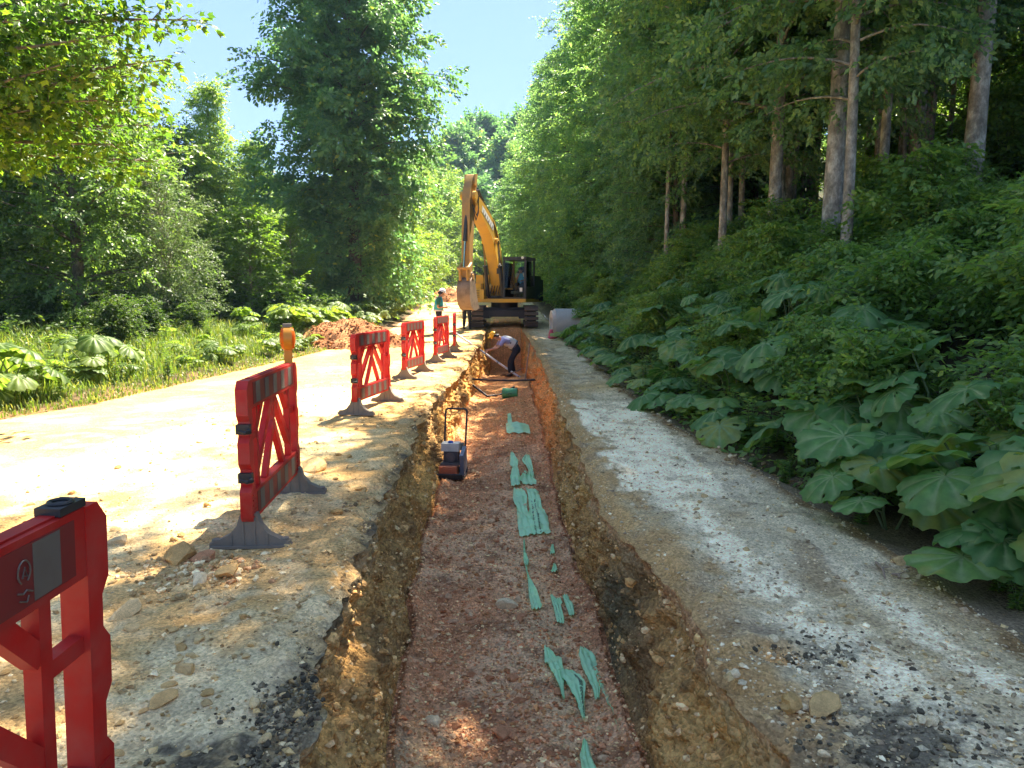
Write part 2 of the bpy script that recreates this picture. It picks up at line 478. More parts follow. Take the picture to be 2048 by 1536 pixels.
M_HERB = mat_leaf('herb_leaf', [(0.0, (0.085, 0.165, 0.045)), (0.6, (0.150, 0.245, 0.065)), (1.0, (0.25, 0.31, 0.075))], (2.3, 2.3, 1.0), spec=0.4)
M_UNDER = mat_leaf('verge_undergrowth_leaf', [(0.0, (0.030, 0.065, 0.016)), (0.6, (0.050, 0.095, 0.020)), (1.0, (0.10, 0.135, 0.028))], (2.0, 2.0, .9), spec=0.2)  # darker herb leaf, colour lowered against the sun on the left side
M_GRASS = mat_leaf('grass_blade', [(0.0, (0.069, 0.127, 0.023)), (0.6, (0.127, 0.196, 0.034)), (1.0, (0.276, 0.265, 0.092))], (2.0, 1.9, 0.8), tmix=0.4, spread=0.0)

# ------------------------------------------------------------------ the lie of the land
def itp(Y, pts):
    a = np.array(pts)
    return np.interp(Y, a[:, 0], a[:, 1])

LIP_L = [(-6, -0.66), (2.2, -0.66), (2.5, -0.66), (2.9, -0.80), (4, -0.95), (6, -1.06), (9.2, -1.14), (11, -1.20), (13, -1.10), (15.4, -1.03), (22, -1.0), (30, -1.12), (34, -1.1)]
LIP_R = [(-6, 1.0), (2.2, 1.0), (2.6, 0.94), (3.0, 0.90), (3.7, 0.86), (4.6, 0.72), (5.6, 0.68), (9.2, 0.70), (17, 0.70), (25, 0.58), (32, 0.45)]
FLO_L = [(-6, -0.62), (3.5, -0.67), (4.2, -0.72), (6.2, -0.88), (9.5, -0.98), (13, -1.02), (17.9, -0.98), (23, -0.93), (34, -0.95)]
FLO_R = [(-6, 0.74), (3.5, 0.77), (4.6, 0.71), (6.0, 0.66), (8.8, 0.57), (13.7, 0.54), (20, 0.46), (34, 0.40)]
ROAD_L = [(-6, -7.2), (4, -7.2), (9, -6.6), (10, -6.15), (13, -5.8), (19.5, -5.3), (30, -5.2), (45, -5.9), (60, -6.8), (160, -12)]
PATH_R = [(-6, 2.32), (4.7, 2.33), (7.1, 2.15), (8.5, 1.98), (12, 1.88), (17, 1.88), (25, 1.75), (32, 1.9), (60, 1.5), (160, -6)]

def lipL(Y):
    return itp(Y, LIP_L) + 0.055 * vnoise(Y * 0.9, 3.3, 0, 5) + 0.032 * vnoise(Y * 3.1, 1.3, 0, 6) + 0.024 * sm(16, 7, Y) * vnoise(Y * 9, 0.3, 0, 7) + 0.016 * sm(8, 4, Y) * vnoise(Y * 27, 0.3, 0, 11) + 0.07 * (worley(Y * 2.6, 0.5, 41) - .4) * sm(20, 9, Y)
def lipR(Y):
    return itp(Y, LIP_R) + 0.04 * vnoise(Y * 0.8, 8.3, 0, 8) + 0.030 * vnoise(Y * 2.7, 5.3, 0, 9) + 0.022 * sm(16, 7, Y) * vnoise(Y * 8, 4.3, 0, 10) + 0.014 * sm(8, 4, Y) * vnoise(Y * 25, 4.3, 0, 14) + 0.06 * (worley(Y * 2.2, 0.5, 43) - .4) * sm(20, 9, Y)
def floL(Y):
    return itp(Y, FLO_L) + 0.05 * vnoise(Y * 1.6, 2.2, 0, 12)
def floR(Y):
    return itp(Y, FLO_R) + 0.05 * vnoise(Y * 1.6, 7.2, 0, 13)

def rise(Y):
    Y = np.asarray(Y, float)
    return 0.10 * sm(15, 31, Y) + 0.040 * np.maximum(0, Y - 31)

def land(X, Y, fine=True):
    """height of the land beside the trench"""
    X = np.asarray(X, float); Y = np.asarray(Y, float)
    z = rise(Y)
    tl = np.maximum(0, itp(Y, ROAD_L) - X)
    z = z + 0.10 * sm(0.0, 0.6, tl) + 0.07 * tl * sm(0.3, 1.5, tl) + 0.16 * np.maximum(0, tl - 9) + 0.18 * np.maximum(0, tl - 22)
    tr = np.maximum(0, X - itp(Y, PATH_R))
    bank = -0.07 * sm(0.0, 0.12, tr) * (1 - sm(0.2, 0.45, tr)) + 0.50 * np.maximum(0, tr - 0.35) * sm(0.3, 1.0, tr)
    bank = np.where(tr > 3.6, 0.50 * 3.25 + 0.40 * (tr - 3.6), bank)
    z = z + bank * (0.6 + 0.4 * sm(2, 8, Y))
    if fine:
        off = np.maximum(tl, tr)
        z = z + (0.022 + 0.05 * sm(0.2, 3, off)) * fbm(X * 1.1, Y * 0.9, 0, 3, 21) + 0.008 * fbm(X * 7, Y * 7, 0, 3, 22) + 0.0035 * fbm(X * 32, Y * 32, 0, 2, 23)
        # wheel ruts along the path and the road
        z = z - 0.018 * np.exp(-((X - 1.25 + 0.05 * np.sin(Y)) / 0.16) ** 2) * (tr <= 0)
    return z

def floorz(X, Y, fine=True):
    X = np.asarray(X, float); Y = np.asarray(Y, float)
    z = -0.95 + 0.0 * X
    z = z + 0.10 * np.exp(-((X - 0.12) / 0.38) ** 2) * sm(5, 12, Y) + 0.14 * np.exp(-((Y - 14.5) / 3.0) ** 2)
    z = z - 0.85 * sm(21.6, 23.0, Y) + 0.05 * sm(17, 19, Y)
    if fine:
        z = z + 0.035 * fbm(X * 2.3, Y * 2.0, 0, 3, 31) + 0.014 * fbm(X * 9, Y * 9, 0, 3, 32) + 0.007 * fbm(X * 33, Y * 33, 0, 2, 33)
    return z

def col_mix(a, b, t):
    return a * (1 - t[..., None]) + b * t[..., None]

def C3(*c):
    return np.array(c, float)

def road_col(X, Y):
    n1 = fbm(X * 0.8, Y * 0.8, 0, 4, 41); n2 = fbm(X * 4, Y * 4, 0, 4, 42); n3 = fbm(X * 16, Y * 16, 0, 3, 43)
    c = np.broadcast_to(C3(0.30, 0.225, 0.140), X.shape + (3,)).copy()
    c = col_mix(c, C3(0.37, 0.34, 0.28), sm(-0.1, 0.7, n1 + 0.3 * n2))
    c = col_mix(c, C3(0.21, 0.165, 0.11), sm(0.15, 0.8, -n1 + 0.5 * n2) * 0.8)
    c = col_mix(c, C3(0.40, 0.37, 0.32), sm(0.25, 0.9, n2) * 0.45)
    c = col_mix(c, C3(0.15, 0.125, 0.095), sm(0.45, 1.0, -n3) * 0.6)
    red = np.exp(-((Y - 20) / 4.5) ** 2) * np.exp(-((X + 3.6) / 1.6) ** 2) + 0.6 * np.exp(-((X - itp(Y, ROAD_L) - 0.2) / 0.35) ** 2)
    c = col_mix(c, C3(0.30, 0.16, 0.085), np.clip(red * (0.75 + 0.5 * n2), 0, 0.85))
    d = lipL(Y) - X
    c = col_mix(c, C3(0.26, 0.19, 0.115), sm(0.9, 0.2, d + 0.3 * n2) * sm(4.5, 7, Y) * 0.8)
    # broken asphalt and its dust near the camera
    asp = sm(0.62, 0.1, d + 0.22 * n2) * sm(3.3, 2.7, Y + 0.3 * n1)
    asp = np.maximum(asp, 0.9 * sm(0.075, 0.02, d + 0.06 * n2) * sm(-0.35, 0.3, vnoise(Y * 1.3, 0, 0, 44)))
    c = col_mix(c, C3(0.062, 0.060, 0.062), np.clip(asp * (0.7 + 0.7 * n3), 0, 1))
    gd = sm(1.3, 0.6, np.abs(d - 0.7)) * sm(4.2, 2.6, Y) * sm(0.0, 0.6, n1 + n2)
    return col_mix(c, C3(0.35, 0.33, 0.31), gd * 0.4)

def path_col(X, Y):
    n1 = fbm(X * 1.1, Y * 0.7, 0, 4, 51); n2 = fbm(X * 5, Y * 4, 0, 4, 52); n3 = fbm(X * 18, Y * 18, 0, 3, 53)
    c = np.broadcast_to(C3(0.32, 0.305, 0.29), X.shape + (3,)).copy()
    c = col_mix(c, C3(0.185, 0.165, 0.16), sm(0.1, 0.8, n2))
    c = col_mix(c, C3(0.27, 0.225, 0.165), sm(0.1, 0.8, -n1 + 0.4 * n2) * 0.5)
    d = X - lipR(Y)
    c = col_mix(c, C3(0.25, 0.175, 0.105), sm(0.42, 0.05, d + 0.18 * n2) * 0.9)
    w = np.exp(-((X - (1.33 + 0.16 * sm(4, 2.5, Y) + 0.1 * np.sin(Y * .7))) / 0.20) ** 2) * sm(10.5, 7, Y) * 0.9
    w = np.maximum(w, np.exp(-((X - 1.95) / 0.13) ** 2) * sm(4.6, 3.4, Y) * 0.8)
    slab = sm(5.4, 5.9, Y + 0.35 * n2) * sm(10.9, 10.0, Y) * sm(0.16, 0.26, d + 0.05 * n2) * sm(1.95, 1.7, X + 0.1 * n2)
    w = np.maximum(w, slab)
    w = np.maximum(w, .4 * sm(-.2, .6, n1) * sm(.25, .6, d))
    w = w * np.clip(0.85 + 0.75 * n2 + 0.5 * n3, 0.05, 1.15)
    c = col_mix(c, C3(0.58, 0.575, 0.58), sm(.05, .95, w) * .92)
    c = col_mix(c, C3(0.34, 0.26, 0.15), np.exp(-((Y - 12.2) / 0.8) ** 2) * sm(0.1, 0.5, d) * 0.6)  # yellow spot of sunlight on the path, painted into the colour
    asp = np.exp(-((Y - 2.35) / 0.22) ** 2) * np.exp(-((X - 1.42) / 0.30) ** 2) + 0.7 * np.exp(-((Y - 3.0) / 0.12) ** 2) * np.exp(-((X - 1.36) / 0.2) ** 2)
    c = col_mix(c, C3(0.075, 0.072, 0.075), np.clip(asp * (.75 + 1.3 * n3 + .8 * n2), 0, .9))
    e = itp(Y, PATH_R) - X
    c = col_mix(c, C3(0.13, 0.095, 0.065), sm(0.16, 0.0, e + 0.06 * n2))
    return c

def wall_col(X, Y, Z, v, side):
    n1 = fbm(Y * 0.7, Z * 1.6, side, 4, 61 + side); n2 = fbm(Y * 3.5, Z * 5, side, 4, 63 + side); n3 = fbm(Y * 14, Z * 16, X * 14, 3, 65)
    c = np.broadcast_to(C3(0.25, 0.165, 0.085), Y.shape + (3,)).copy()
    c = col_mix(c, C3(0.33, 0.235, 0.12), sm(0.0, 0.8, n1 + 0.4 * n2))
    c = col_mix(c, C3(0.15, 0.105, 0.065), sm(0.1, 0.9, -n1 + 0.5 * n2))
    c = col_mix(c, C3(0.12, 0.09, 0.06), sm(0.4, 0.95, -n3) * 0.7)
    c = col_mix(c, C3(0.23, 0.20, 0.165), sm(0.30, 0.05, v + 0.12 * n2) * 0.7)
    if side:
        c = col_mix(c, C3(0.085, 0.083, 0.068), np.exp(-((Y - 4.75) / 0.5) ** 2) * sm(0.2, 0.5, v + 0.2 * n2) * 0.95)
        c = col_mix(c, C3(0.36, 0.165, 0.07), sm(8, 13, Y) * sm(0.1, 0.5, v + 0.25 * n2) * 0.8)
        c = col_mix(c, C3(0.20, 0.085, 0.05), sm(0.14, 0.02, v + 0.08 * n2) * 0.5)
    else:
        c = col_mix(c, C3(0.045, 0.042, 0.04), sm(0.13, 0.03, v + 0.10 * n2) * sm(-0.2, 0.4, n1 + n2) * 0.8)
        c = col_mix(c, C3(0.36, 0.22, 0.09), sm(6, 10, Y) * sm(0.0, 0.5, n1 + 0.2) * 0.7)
    return c

def floor_col(X, Y):
    n1 = fbm(X * 1.3, Y * 0.9, 0, 4, 71); n2 = fbm(X * 5, Y * 5, 0, 4, 72); n3 = fbm(X * 20, Y * 20, 0, 3, 73)
    c = np.broadcast_to(C3(0.27, 0.148, 0.105), X.shape + (3,)).copy()
    c = col_mix(c, C3(0.34, 0.235, 0.19), sm(-0.1, 0.7, n1))
    tape = itp(Y, [(3, 0.42), (5, 0.27), (7, 0.16), (10, 0.05), (14, 0.0)])
    c = col_mix(c, C3(0.33, 0.26, 0.21), np.exp(-((X - tape) / 0.22) ** 2) * sm(8, 5, Y) * 0.85)
    c = col_mix(c, C3(0.12, 0.062, 0.045), sm(0.2, 0.8, n2) * 0.7)
    c = col_mix(c, C3(0.35, 0.28, 0.25), sm(0.4, 1.0, n3) * 0.5)
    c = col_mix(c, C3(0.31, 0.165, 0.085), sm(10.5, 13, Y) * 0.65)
    c = col_mix(c, C3(0.24, 0.20, 0.16), np.exp(-((X + 0.5) / 0.25) ** 2) * sm(4.3, 3.5, Y) * 0.7)
    return c

def terr_col(X, Y):
    n1 = fbm(X * 0.5, Y * 0.5, 0, 4, 81); n2 = fbm(X * 4, Y * 4, 0, 4, 82)
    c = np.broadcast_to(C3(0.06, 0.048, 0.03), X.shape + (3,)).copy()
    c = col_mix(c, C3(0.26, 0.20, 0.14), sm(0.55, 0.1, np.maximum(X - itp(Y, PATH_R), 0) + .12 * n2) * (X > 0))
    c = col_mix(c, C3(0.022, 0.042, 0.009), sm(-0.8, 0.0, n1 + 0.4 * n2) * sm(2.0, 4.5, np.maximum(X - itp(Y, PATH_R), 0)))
    c = col_mix(c, C3(0.07, 0.11, 0.022), sm(0.3, 1.2, itp(Y, ROAD_L) - X + 0.3 * n2))
    c = col_mix(c, C3(0.20, 0.125, 0.075), sm(0.45, 0.0, itp(Y, ROAD_L) - X + 0.2 * n2) * (X < 0))
    return c

# rows get wider apart with distance
rows = list(np.arange(-4.0, 1.2, 0.2))
y = 1.2
while y < 34:
    rows.append(y); y += max(0.010, y * 0.0052)
while y < 170:
    rows.append(y); y += y * 0.022
YR = np.array(rows)
NR = len(YR)

def grid(name, X, Y, Z, colr, mat):
    nr, nc = X.shape
    V = np.stack([X, Y, Z], -1).reshape(-1, 3)
    i = np.arange(nr - 1)[:, None] * nc + np.arange(nc - 1)[None, :]
    F = np.stack([i, i + 1, i + nc + 1, i + nc], -1).reshape(-1, 4)
    me = mesh_np(name, V, F, mat, True, {'col': colr.reshape(-1, 3)})
    o = link(name, me)
    tag(o, kind='structure')
    return o

def span(a, b, u):
    return a[:, None] + (b - a)[:, None] * u[None, :]

YC = YR[:, None]
xL, xR = lipL(YR), lipR(YR)
rl, pr = itp(YR, ROAD_L), itp(YR, PATH_R)
depth_on = sm(31.35, 31.0, YR)                       # the trench ends before the digger
zL = land(xL, YR) - 0.045
zR = land(xR, YR) - 0.045
# left road
u = np.linspace(0, 1, 125) ** 0.55
X = span(rl, xL, u); Y = np.broadcast_to(YC, X.shape)
Z = land(X, Y)
d = xL[:, None] - X
Z = Z - 0.045 * sm(0.14, 0, d) + 0.035 * sm(0.45, 0.08, d) * fbm(X * 6, Y * 6, 0, 4, 24)
Z[:, -1] = zL
grid('road', X, Y, Z, road_col(X, Y), M_EARTH)
# path on the right
u = np.linspace(0, 1, 105) ** 1.25
X = span(xR, pr, u); Y = np.broadcast_to(YC, X.shape)
Z = land(X, Y); d = X - xR[:, None]
Z = Z - 0.045 * sm(0.16, 0, d) + 0.03 * sm(0.5, 0.08, d) * fbm(X * 6, Y * 6, 0, 4, 25)
Z[:, 0] = zR
grid('path', X, Y, Z, path_col(X, Y), M_EARTH)
# trench walls
v = np.linspace(0, 1, 64)
def wall(xa, xb, za, zb, side):
    sh = sm(0, 1, v) * 0.55 + v * 0.45
    X = span(xa, xb, sh); Z = span(za, zb, v); Y = np.broadcast_to(YC, X.shape).copy()
    w = np.sin(np.pi * np.clip(v, 0, 1)) ** 0.6
    s = 1 if side else -1
    n = 0.07 * fbm(Y * 1.2, Z * 1.6, 0, 3, 91 + side) + 0.055 * np.abs(fbm(Y * 5, Z * 5, 0, 4, 93 + side)) + 0.040 * fbm(Y * 13, Z * 11, 0, 3, 95 + side) + 0.020 * np.abs(fbm(Y * 34, Z * 34, 0, 2, 97))
    n = n + 0.075 * (worley(Y * 3.2 + .6 * vnoise(Y * 4, Z * 4, 0, 3), Z * 3.6, 7 + side) - .45) + 0.040 * (worley(Y * 9, Z * 10, 17 + side) - .45) + 0.018 * (worley(Y * 24, Z * 26, 27 + side) - .45)
    if side:      # clay bulges close to the camera
        for (yy, zz, r, a) in ((2.75, -0.58, 0.26, 0.09), (3.35, -0.62, 0.28, 0.07), (2.35, -0.5, 0.22, 0.08), (4.2, -0.55, 0.25, 0.04)):
            n = n - a * np.sqrt(np.clip(1 - ((Y - yy) ** 2 + (Z - zz) ** 2) / r ** 2, 0, 1))
        n = n + 0.10 * np.exp(-((Y - 3.0) / 0.22) ** 2) * sm(0.1, 0.35, v) * sm(0.75, 0.4, v)
    X = X + s * (n * w[None, :] + 0.05 * np.sin(np.pi * np.clip(v * 1.6, 0, 1))[None, :]) * depth_on[:, None]
    Y = Y + 0.02 * w[None, :] * fbm(Y * 6, Z * 6, 5, 2, 98)
    return X, Y, Z
fl, fr = floL(YR), floR(YR)
zfl = np.where(depth_on > 0, 0, 0) + floorz(fl, YR) * depth_on + zL * (1 - depth_on)
zfr = floorz(fr, YR) * depth_on + zR * (1 - depth_on)
X, Y, Z = wall(xL, fl, zL, zfl, 0)
WALLS = [(X, Y, Z)]
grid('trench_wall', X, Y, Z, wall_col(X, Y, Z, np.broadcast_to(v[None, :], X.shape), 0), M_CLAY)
X, Y, Z = wall(xR, fr, zR, zfr, 1)
WALLS.append((X, Y, Z))
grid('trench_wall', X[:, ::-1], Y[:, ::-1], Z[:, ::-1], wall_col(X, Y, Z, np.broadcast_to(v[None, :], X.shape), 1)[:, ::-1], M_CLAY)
u = np.linspace(0, 1, 84)
X = span(fl, fr, u); Y = np.broadcast_to(YC, X.shape)
Z = floorz(X, Y) * depth_on[:, None] + land(X, Y) * (1 - depth_on)[:, None]
edge = np.minimum(X - fl[:, None], fr[:, None] - X)
Z = Z + 0.07 * sm(0.22, 0.0, edge) * sm(0.02, 0.05, edge) * depth_on[:, None]
Z[:, 0] = zfl; Z[:, -1] = zfr
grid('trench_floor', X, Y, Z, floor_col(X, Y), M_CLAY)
# the land to both sides
sel = np.r_[0:26:2, 26:NR:2, NR - 1]
sel = np.unique(sel)
rl2, pr2, YS = rl[sel], pr[sel], YR[sel]
u = np.r_[np.linspace(0, 0.08, 30), np.linspace(0.1, 1, 46) ** 1.6 * 0.92 + 0.08 - 0.92 * 0.1 ** 1.6][1:]
u = np.unique(np.clip(np.r_[0, u], 0, 1))
X = rl2[:, None] - u[None, ::-1] * 90.0; Y = np.broadcast_to(YS[:, None], X.shape)
Z = land(X, Y)
grid('terrain', X, Y, Z - 0.001, terr_col(X, Y), M_SOIL)
X = pr2[:, None] + u[None, :] * 80.0; Y = np.broadcast_to(YS[:, None], X.shape)
grid('terrain', X, Y, land(X, Y) - 0.001, terr_col(X, Y), M_SOIL)
# wooded hill behind the bend
hx, hy = np.meshgrid(np.linspace(-120, 120, 90), np.linspace(84, 230, 60))
def hillz(x, y):
    return 1.4 + 0.040 * (y - 31) * 0.4 + 23.0 * np.exp(-((np.asarray(x) + 1) / 26.0) ** 2) * sm(100, 150, y) + 16 * sm(20, 60, x) * sm(90, 150, y) + 9 * sm(-30, -80, x) * sm(90, 150, y) + 0.8 * fbm(np.asarray(x) * .1, np.asarray(y) * .1, 0, 3, 88) - 3.0 * sm(104, 84, y)
hz = hillz(hx, hy)
grid('hill', hx, hy, hz, np.broadcast_to(C3(0.05, 0.075, 0.03), hx.shape + (3,)).copy(), M_EARTH)

# ------------------------------------------------------------------ foliage machinery
rng = np.random.default_rng(7)

def leaf_quads(base, d, nrm, L, W, fold=0.25):
    """base, d, nrm: (n,3) unit arrays; L, W: (n,) -> verts (n,4,3)"""
    side = np.cross(nrm, d)
    side /= np.linalg.norm(side, axis=1, keepdims=True) + 1e-9
    L = L[:, None]; W = W[:, None]
    mid = base + d * L * 0.45 + nrm * W * fold
    return np.stack([base, mid + side * W * 0.5 - nrm * W * fold, base + d * L - nrm * L * 0.12, mid - side * W * 0.5 - nrm * W * fold], 1)

def make_spray(n, L, ll, lw, seed, droop=0.18, curl=0.7):
    r = np.random.default_rng(seed)
    t = (np.arange(n) + 0.6) / n
    sgn = np.where(np.arange(n) % 2 == 0, 1.0, -1.0)
    base = np.stack([t * L, sgn * 0.02 * L + r.normal(0, 0.03 * L, n), -droop * L * t ** 2 + r.normal(0, 0.05 * L, n)], 1)
    ang = sgn * (np.radians(58) - np.radians(40) * t) + r.normal(0, 0.3, n)
    d = np.stack([np.cos(ang), np.sin(ang), r.normal(-0.25, 0.45, n)], 1)
    d /= np.linalg.norm(d, axis=1, keepdims=True)
    nr = np.stack([r.normal(0, curl, n), r.normal(0, curl, n), np.ones(n)], 1)
    nr -= (nr * d).sum(1, keepdims=True) * d
    nr /= np.linalg.norm(nr, axis=1, keepdims=True)
    s = r.uniform(0.7, 1.15, n)
    return leaf_quads(base, d, nr, ll * s, lw * s)

def bank_of_sprays(k, n, L, ll, lw, seed, **kw):
    return np.stack([make_spray(n, L, ll, lw, seed + i, **kw) for i in range(k)])      # (k, n, 4, 3)

def place_sprays(bank, P, D, S, r, roll=0.35):
    """put one spray of the bank at each point P, pointing along D"""
    P = np.asarray(P, float); D = np.asarray(D, float); S = np.asarray(S, float)
    n = len(P)
    D = D / (np.linalg.norm(D, axis=1, keepdims=True) + 1e-9)
    up = np.stack([r.normal(0, roll, n), r.normal(0, roll, n), np.ones(n)], 1)
    Yv = np.cross(up, D); Yv /= np.linalg.norm(Yv, axis=1, keepdims=True) + 1e-9
    Zv = np.cross(D, Yv)
    Rm = np.stack([D, Yv, Zv], -1)                              # columns
    which = r.integers(0, len(bank), n)
    B = bank[which]                                             # n, m, 4, 3
    V = np.einsum('nij,nmqj->nmqi', Rm, B) * S[:, None, None, None] + P[:, None, None, :]
    m = B.shape[1]
    rv = np.clip(r.uniform(0, 1, (n, 1)) * 0.45 + r.uniform(0, 1, (n, m)) * 0.55, 0, 1)
    return V.reshape(-1, 3), np.repeat(rv.reshape(-1), 4)

def quads(n):
    return np.arange(n * 4).reshape(-1, 4)

def leafmesh(name, V, rv, mat):
    n = len(V) // 4
    q = quads(n)
    F = np.concatenate([q[:, [0, 1, 2]], q[:, [0, 2, 3]]])
    return mesh_np(name, V, F, mat, False, {'rnd': rv})

def gen_tree(seed, target, H, h0, rad, nb, e0, e1, droop, bank, step, trunk_r, bark, leafm, sub=0.42, lean=0.15, inner=0.2, spray_s=1.0, bough=True, clear=None, top=0.9):
    """trunk + crown meshes of a tree; rad(t) gives the crown radius at crown height t in 0..1"""
    r = np.random.default_rng(seed)
    mb = MB()
    wob = r.normal(0, 1, 4) * lean
    def axis(h):
        t = h / H
        return np.array([wob[0] * t * t * H * 0.12 + wob[1] * math.sin(t * 5) * 0.35, wob[2] * t * t * H * 0.12 + wob[3] * math.sin(t * 4 + 1) * 0.35, h])
    hs = np.linspace(-0.25, H * top, 14)
    rr = [trunk_r * (1.35 if i == 0 else 1.12 if i == 1 else 1.0) * max(0.08, (1 - max(0, h) / (H * 1.02)) ** 0.8) for i, h in enumerate(hs)]
    mb.tube([axis(h) for h in hs], rr, 10)
    P, D, S = [], [], []
    for i in range(nb):
        t = (i + r.uniform(0.2, 0.8)) / nb
        t = t ** 0.92
        h = h0 + (H - h0) * t
        L = rad(t) * r.uniform(0.72, 1.12)
        az = 2.39996 * i + r.uniform(-0.5, 0.5)
        el = e0 + (e1 - e0) * t + r.normal(0, 0.12)
        p = axis(min(h - L * math.sin(max(el, 0)) * 0.4, H * top)); p[2] = max(p[2], 0.4)
        k = 7
        pts = [p.copy()]
        e = el
        a = az
        for j in range(k):
            dv = np.array([math.cos(a) * math.cos(e), math.sin(a) * math.cos(e), math.sin(e)])
            p = p + dv * L / k
            pts.append(p.copy())
            e -= droop / k
            a += r.normal(0, 0.1)
        if bough and L > 0.7:
            b0 = min(trunk_r * 0.30, 0.010 + 0.010 * L)
            mb.tube(pts, [b0 * (1 - 0.85 * q / k) for q in range(k + 1)], 5, cap=False)
        pts = np.array(pts)
        s = inner
        while s < 1.0:
            f = s * k
            j = min(int(f), k - 1)
            q = pts[j] + (pts[j + 1] - pts[j]) * (f - j)
            bd = pts[j + 1] - pts[j]; bd = bd / np.linalg.norm(bd)
            sg = r.choice([-1, 1])
            th = sg * r.uniform(0.5, 1.25)
            sd = np.array([bd[0] * math.cos(th) - bd[1] * math.sin(th), bd[0] * math.sin(th) + bd[1] * math.cos(th), bd[2] * 0.5 - 0.12 + r.normal(0, 0.15)])
            sl = sub * (L * (1 - s) * 0.9 + 0.45) * r.uniform(0.6, 1.2)
            m = max(1, int(sl / step))
            for w in range(m):
                P.append(q + sd * sl * (w + r.uniform(0, 0.6)) / m + r.normal(0, 0.06, 3))
                yaw = r.normal(0, 0.5)
                D.append([sd[0] * math.cos(yaw) - sd[1] * math.sin(yaw), sd[0] * math.sin(yaw) + sd[1] * math.cos(yaw), sd[2] - 0.15 + r.normal(0, 0.2)])
                S.append(spray_s * r.uniform(0.75, 1.25))
            s += step * 0.55 / max(L, 0.3)
        P.append(pts[-1]); D.append(pts[-1] - pts[-2]); S.append(spray_s)
    P, D, S = np.array(P), np.array(D), np.array(S)
    idx = r.integers(0, len(P), max(1, int(target / bank.shape[1])))
    P = P[idx] + r.normal(0, 0.16, (len(idx), 3)); D = D[idx] + r.normal(0, 0.25, (len(idx), 3)); S = S[idx]
    V, rv = place_sprays(bank, P, D, S, r, 0.55)
    if clear is not None:
        keep = clear(V.reshape(-1, 4, 3)[:, 0])
        V = V.reshape(-1, 4, 3)[keep].reshape(-1, 3); rv = rv.reshape(-1, 4)[keep].reshape(-1)
    return mb, V, rv

class TreeKind:
    def __init__(s, name, mb, V, rv, bark, leafm):
        s.name = name
        me = bpy.data.meshes.new('trunk')
        bmesh.ops.recalc_face_normals(mb.bm, faces=mb.bm.faces[:])
        mb.bm.to_mesh(me); mb.bm.free(); me.shade_smooth(); me.materials.append(bark)
        s.trunk = me
        s.crown = leafmesh('crown', V, rv, leafm)
        s.n = len(V) // 4

    def put(s, x, y, rz, scale, label, group=None, zoff=-0.05, z=None, name=None):
        zz = (float(land(x, y, False)) if z is None else z) + zoff
        t = thing(name or s.name, label, 'tree', (x, y, zz), rz, group, scale)
        link('trunk', s.trunk, t)
        link('crown', s.crown, t)
        return t

def kind(name, bark, leafm, *a, **k):
    mb, V, rv = gen_tree(*a, bark=bark, leafm=leafm, **k)
    return TreeKind(name, mb, V, rv, bark, leafm)

B_BEECH = bank_of_sprays(8, 15, 0.60, 0.15, 0.09, 100)
B_NEAR = bank_of_sprays(8, 15, 0.52, 0.115, 0.07, 150)
B_FINE = bank_of_sprays(8, 14, 0.55, 0.14, 0.08, 200)
B_HORN = bank_of_sprays(8, 16, 0.75, 0.19, 0.115, 300, droop=0.35)
B_WIL = bank_of_sprays(8, 16, 0.5, 0.085, 0.03, 400, droop=0.1)
B_BIG = bank_of_sprays(6, 12, 1.5, 0.55, 0.36, 500)

round_r = lambda a: (lambda t: a * (0.45 + 0.75 * math.sin(math.pi * min(1, t * 0.95 + 0.12)) ** 0.8) * (1 if t < 0.9 else 0.7))
cone_r = lambda a: (lambda t: a * (1.0 - 0.88 * t) * (0.75 + 0.25 * min(1, t * 6)))
col_r = lambda a: (lambda t: a * (0.80 + 0.3 * math.sin(math.pi * min(1, t * 1.1))) * (1 - 0.72 * max(0, t - 0.45) / 0.55))

T_HORN = kind('hornbeam_tree', M_BARKD, M_LEAFDK, 11, 118000, 25.0, 1.6, col_r(4.5), 150, 0.35, 1.1, 0.9, B_HORN, 0.40, 0.34, lean=0.15, inner=0.12, spray_s=1.2)
T_EDGE1 = kind('beech_tree', M_BARKD, M_LEAFSH, 12, 52000, 15.5, 0.8, col_r(2.7), 100, 0.35, 1.1, 0.85, B_BEECH, 0.34, 0.17, inner=0.15)
T_EDGE2 = kind('beech_tree', M_BARKD, M_LEAFSH, 13, 52000, 14.0, 0.6, col_r(2.9), 95, 0.3, 1.1, 0.75, B_BEECH, 0.35, 0.16, inner=0.15)
T_TALL1 = kind('tall_beech_tree', M_BARK, M_LEAFSH, 14, 98000, 21.0, 4.6, round_r(4.7), 75, 0.25, 1.1, 0.9, B_NEAR, 0.40, 0.165, inner=0.25, lean=0.1)
T_TALL2 = kind('tall_beech_tree', M_BARK, M_LEAFSH, 15, 52000, 19.0, 4.4, round_r(3.3), 66, 0.2, 1.1, 0.9, B_NEAR, 0.40, 0.14, inner=0.25, lean=0.12)
T_MID = kind('understorey_tree', M_BARK, M_LEAFSH, 23, 44000, 13.0, 3.5, col_r(2.5), 60, 0.3, 1.0, 0.75, B_NEAR, 0.36, 0.10, inner=0.15, lean=0.2)
T_POLE = kind('slim_tree', M_BARK, M_LEAFSH, 16, 11000, 12.0, 5.2, round_r(1.7), 34, 0.4, 1.0, 0.7, B_BEECH, 0.34, 0.078, inner=0.2, lean=0.3)
T_ROUND1 = kind('broadleaf_tree', M_BARKD, M_LEAF, 17, 52000, 10.5, 0.5, round_r(3.6), 115, 0.2, 1.15, 0.6, B_FINE, 0.33, 0.2, inner=0.25)
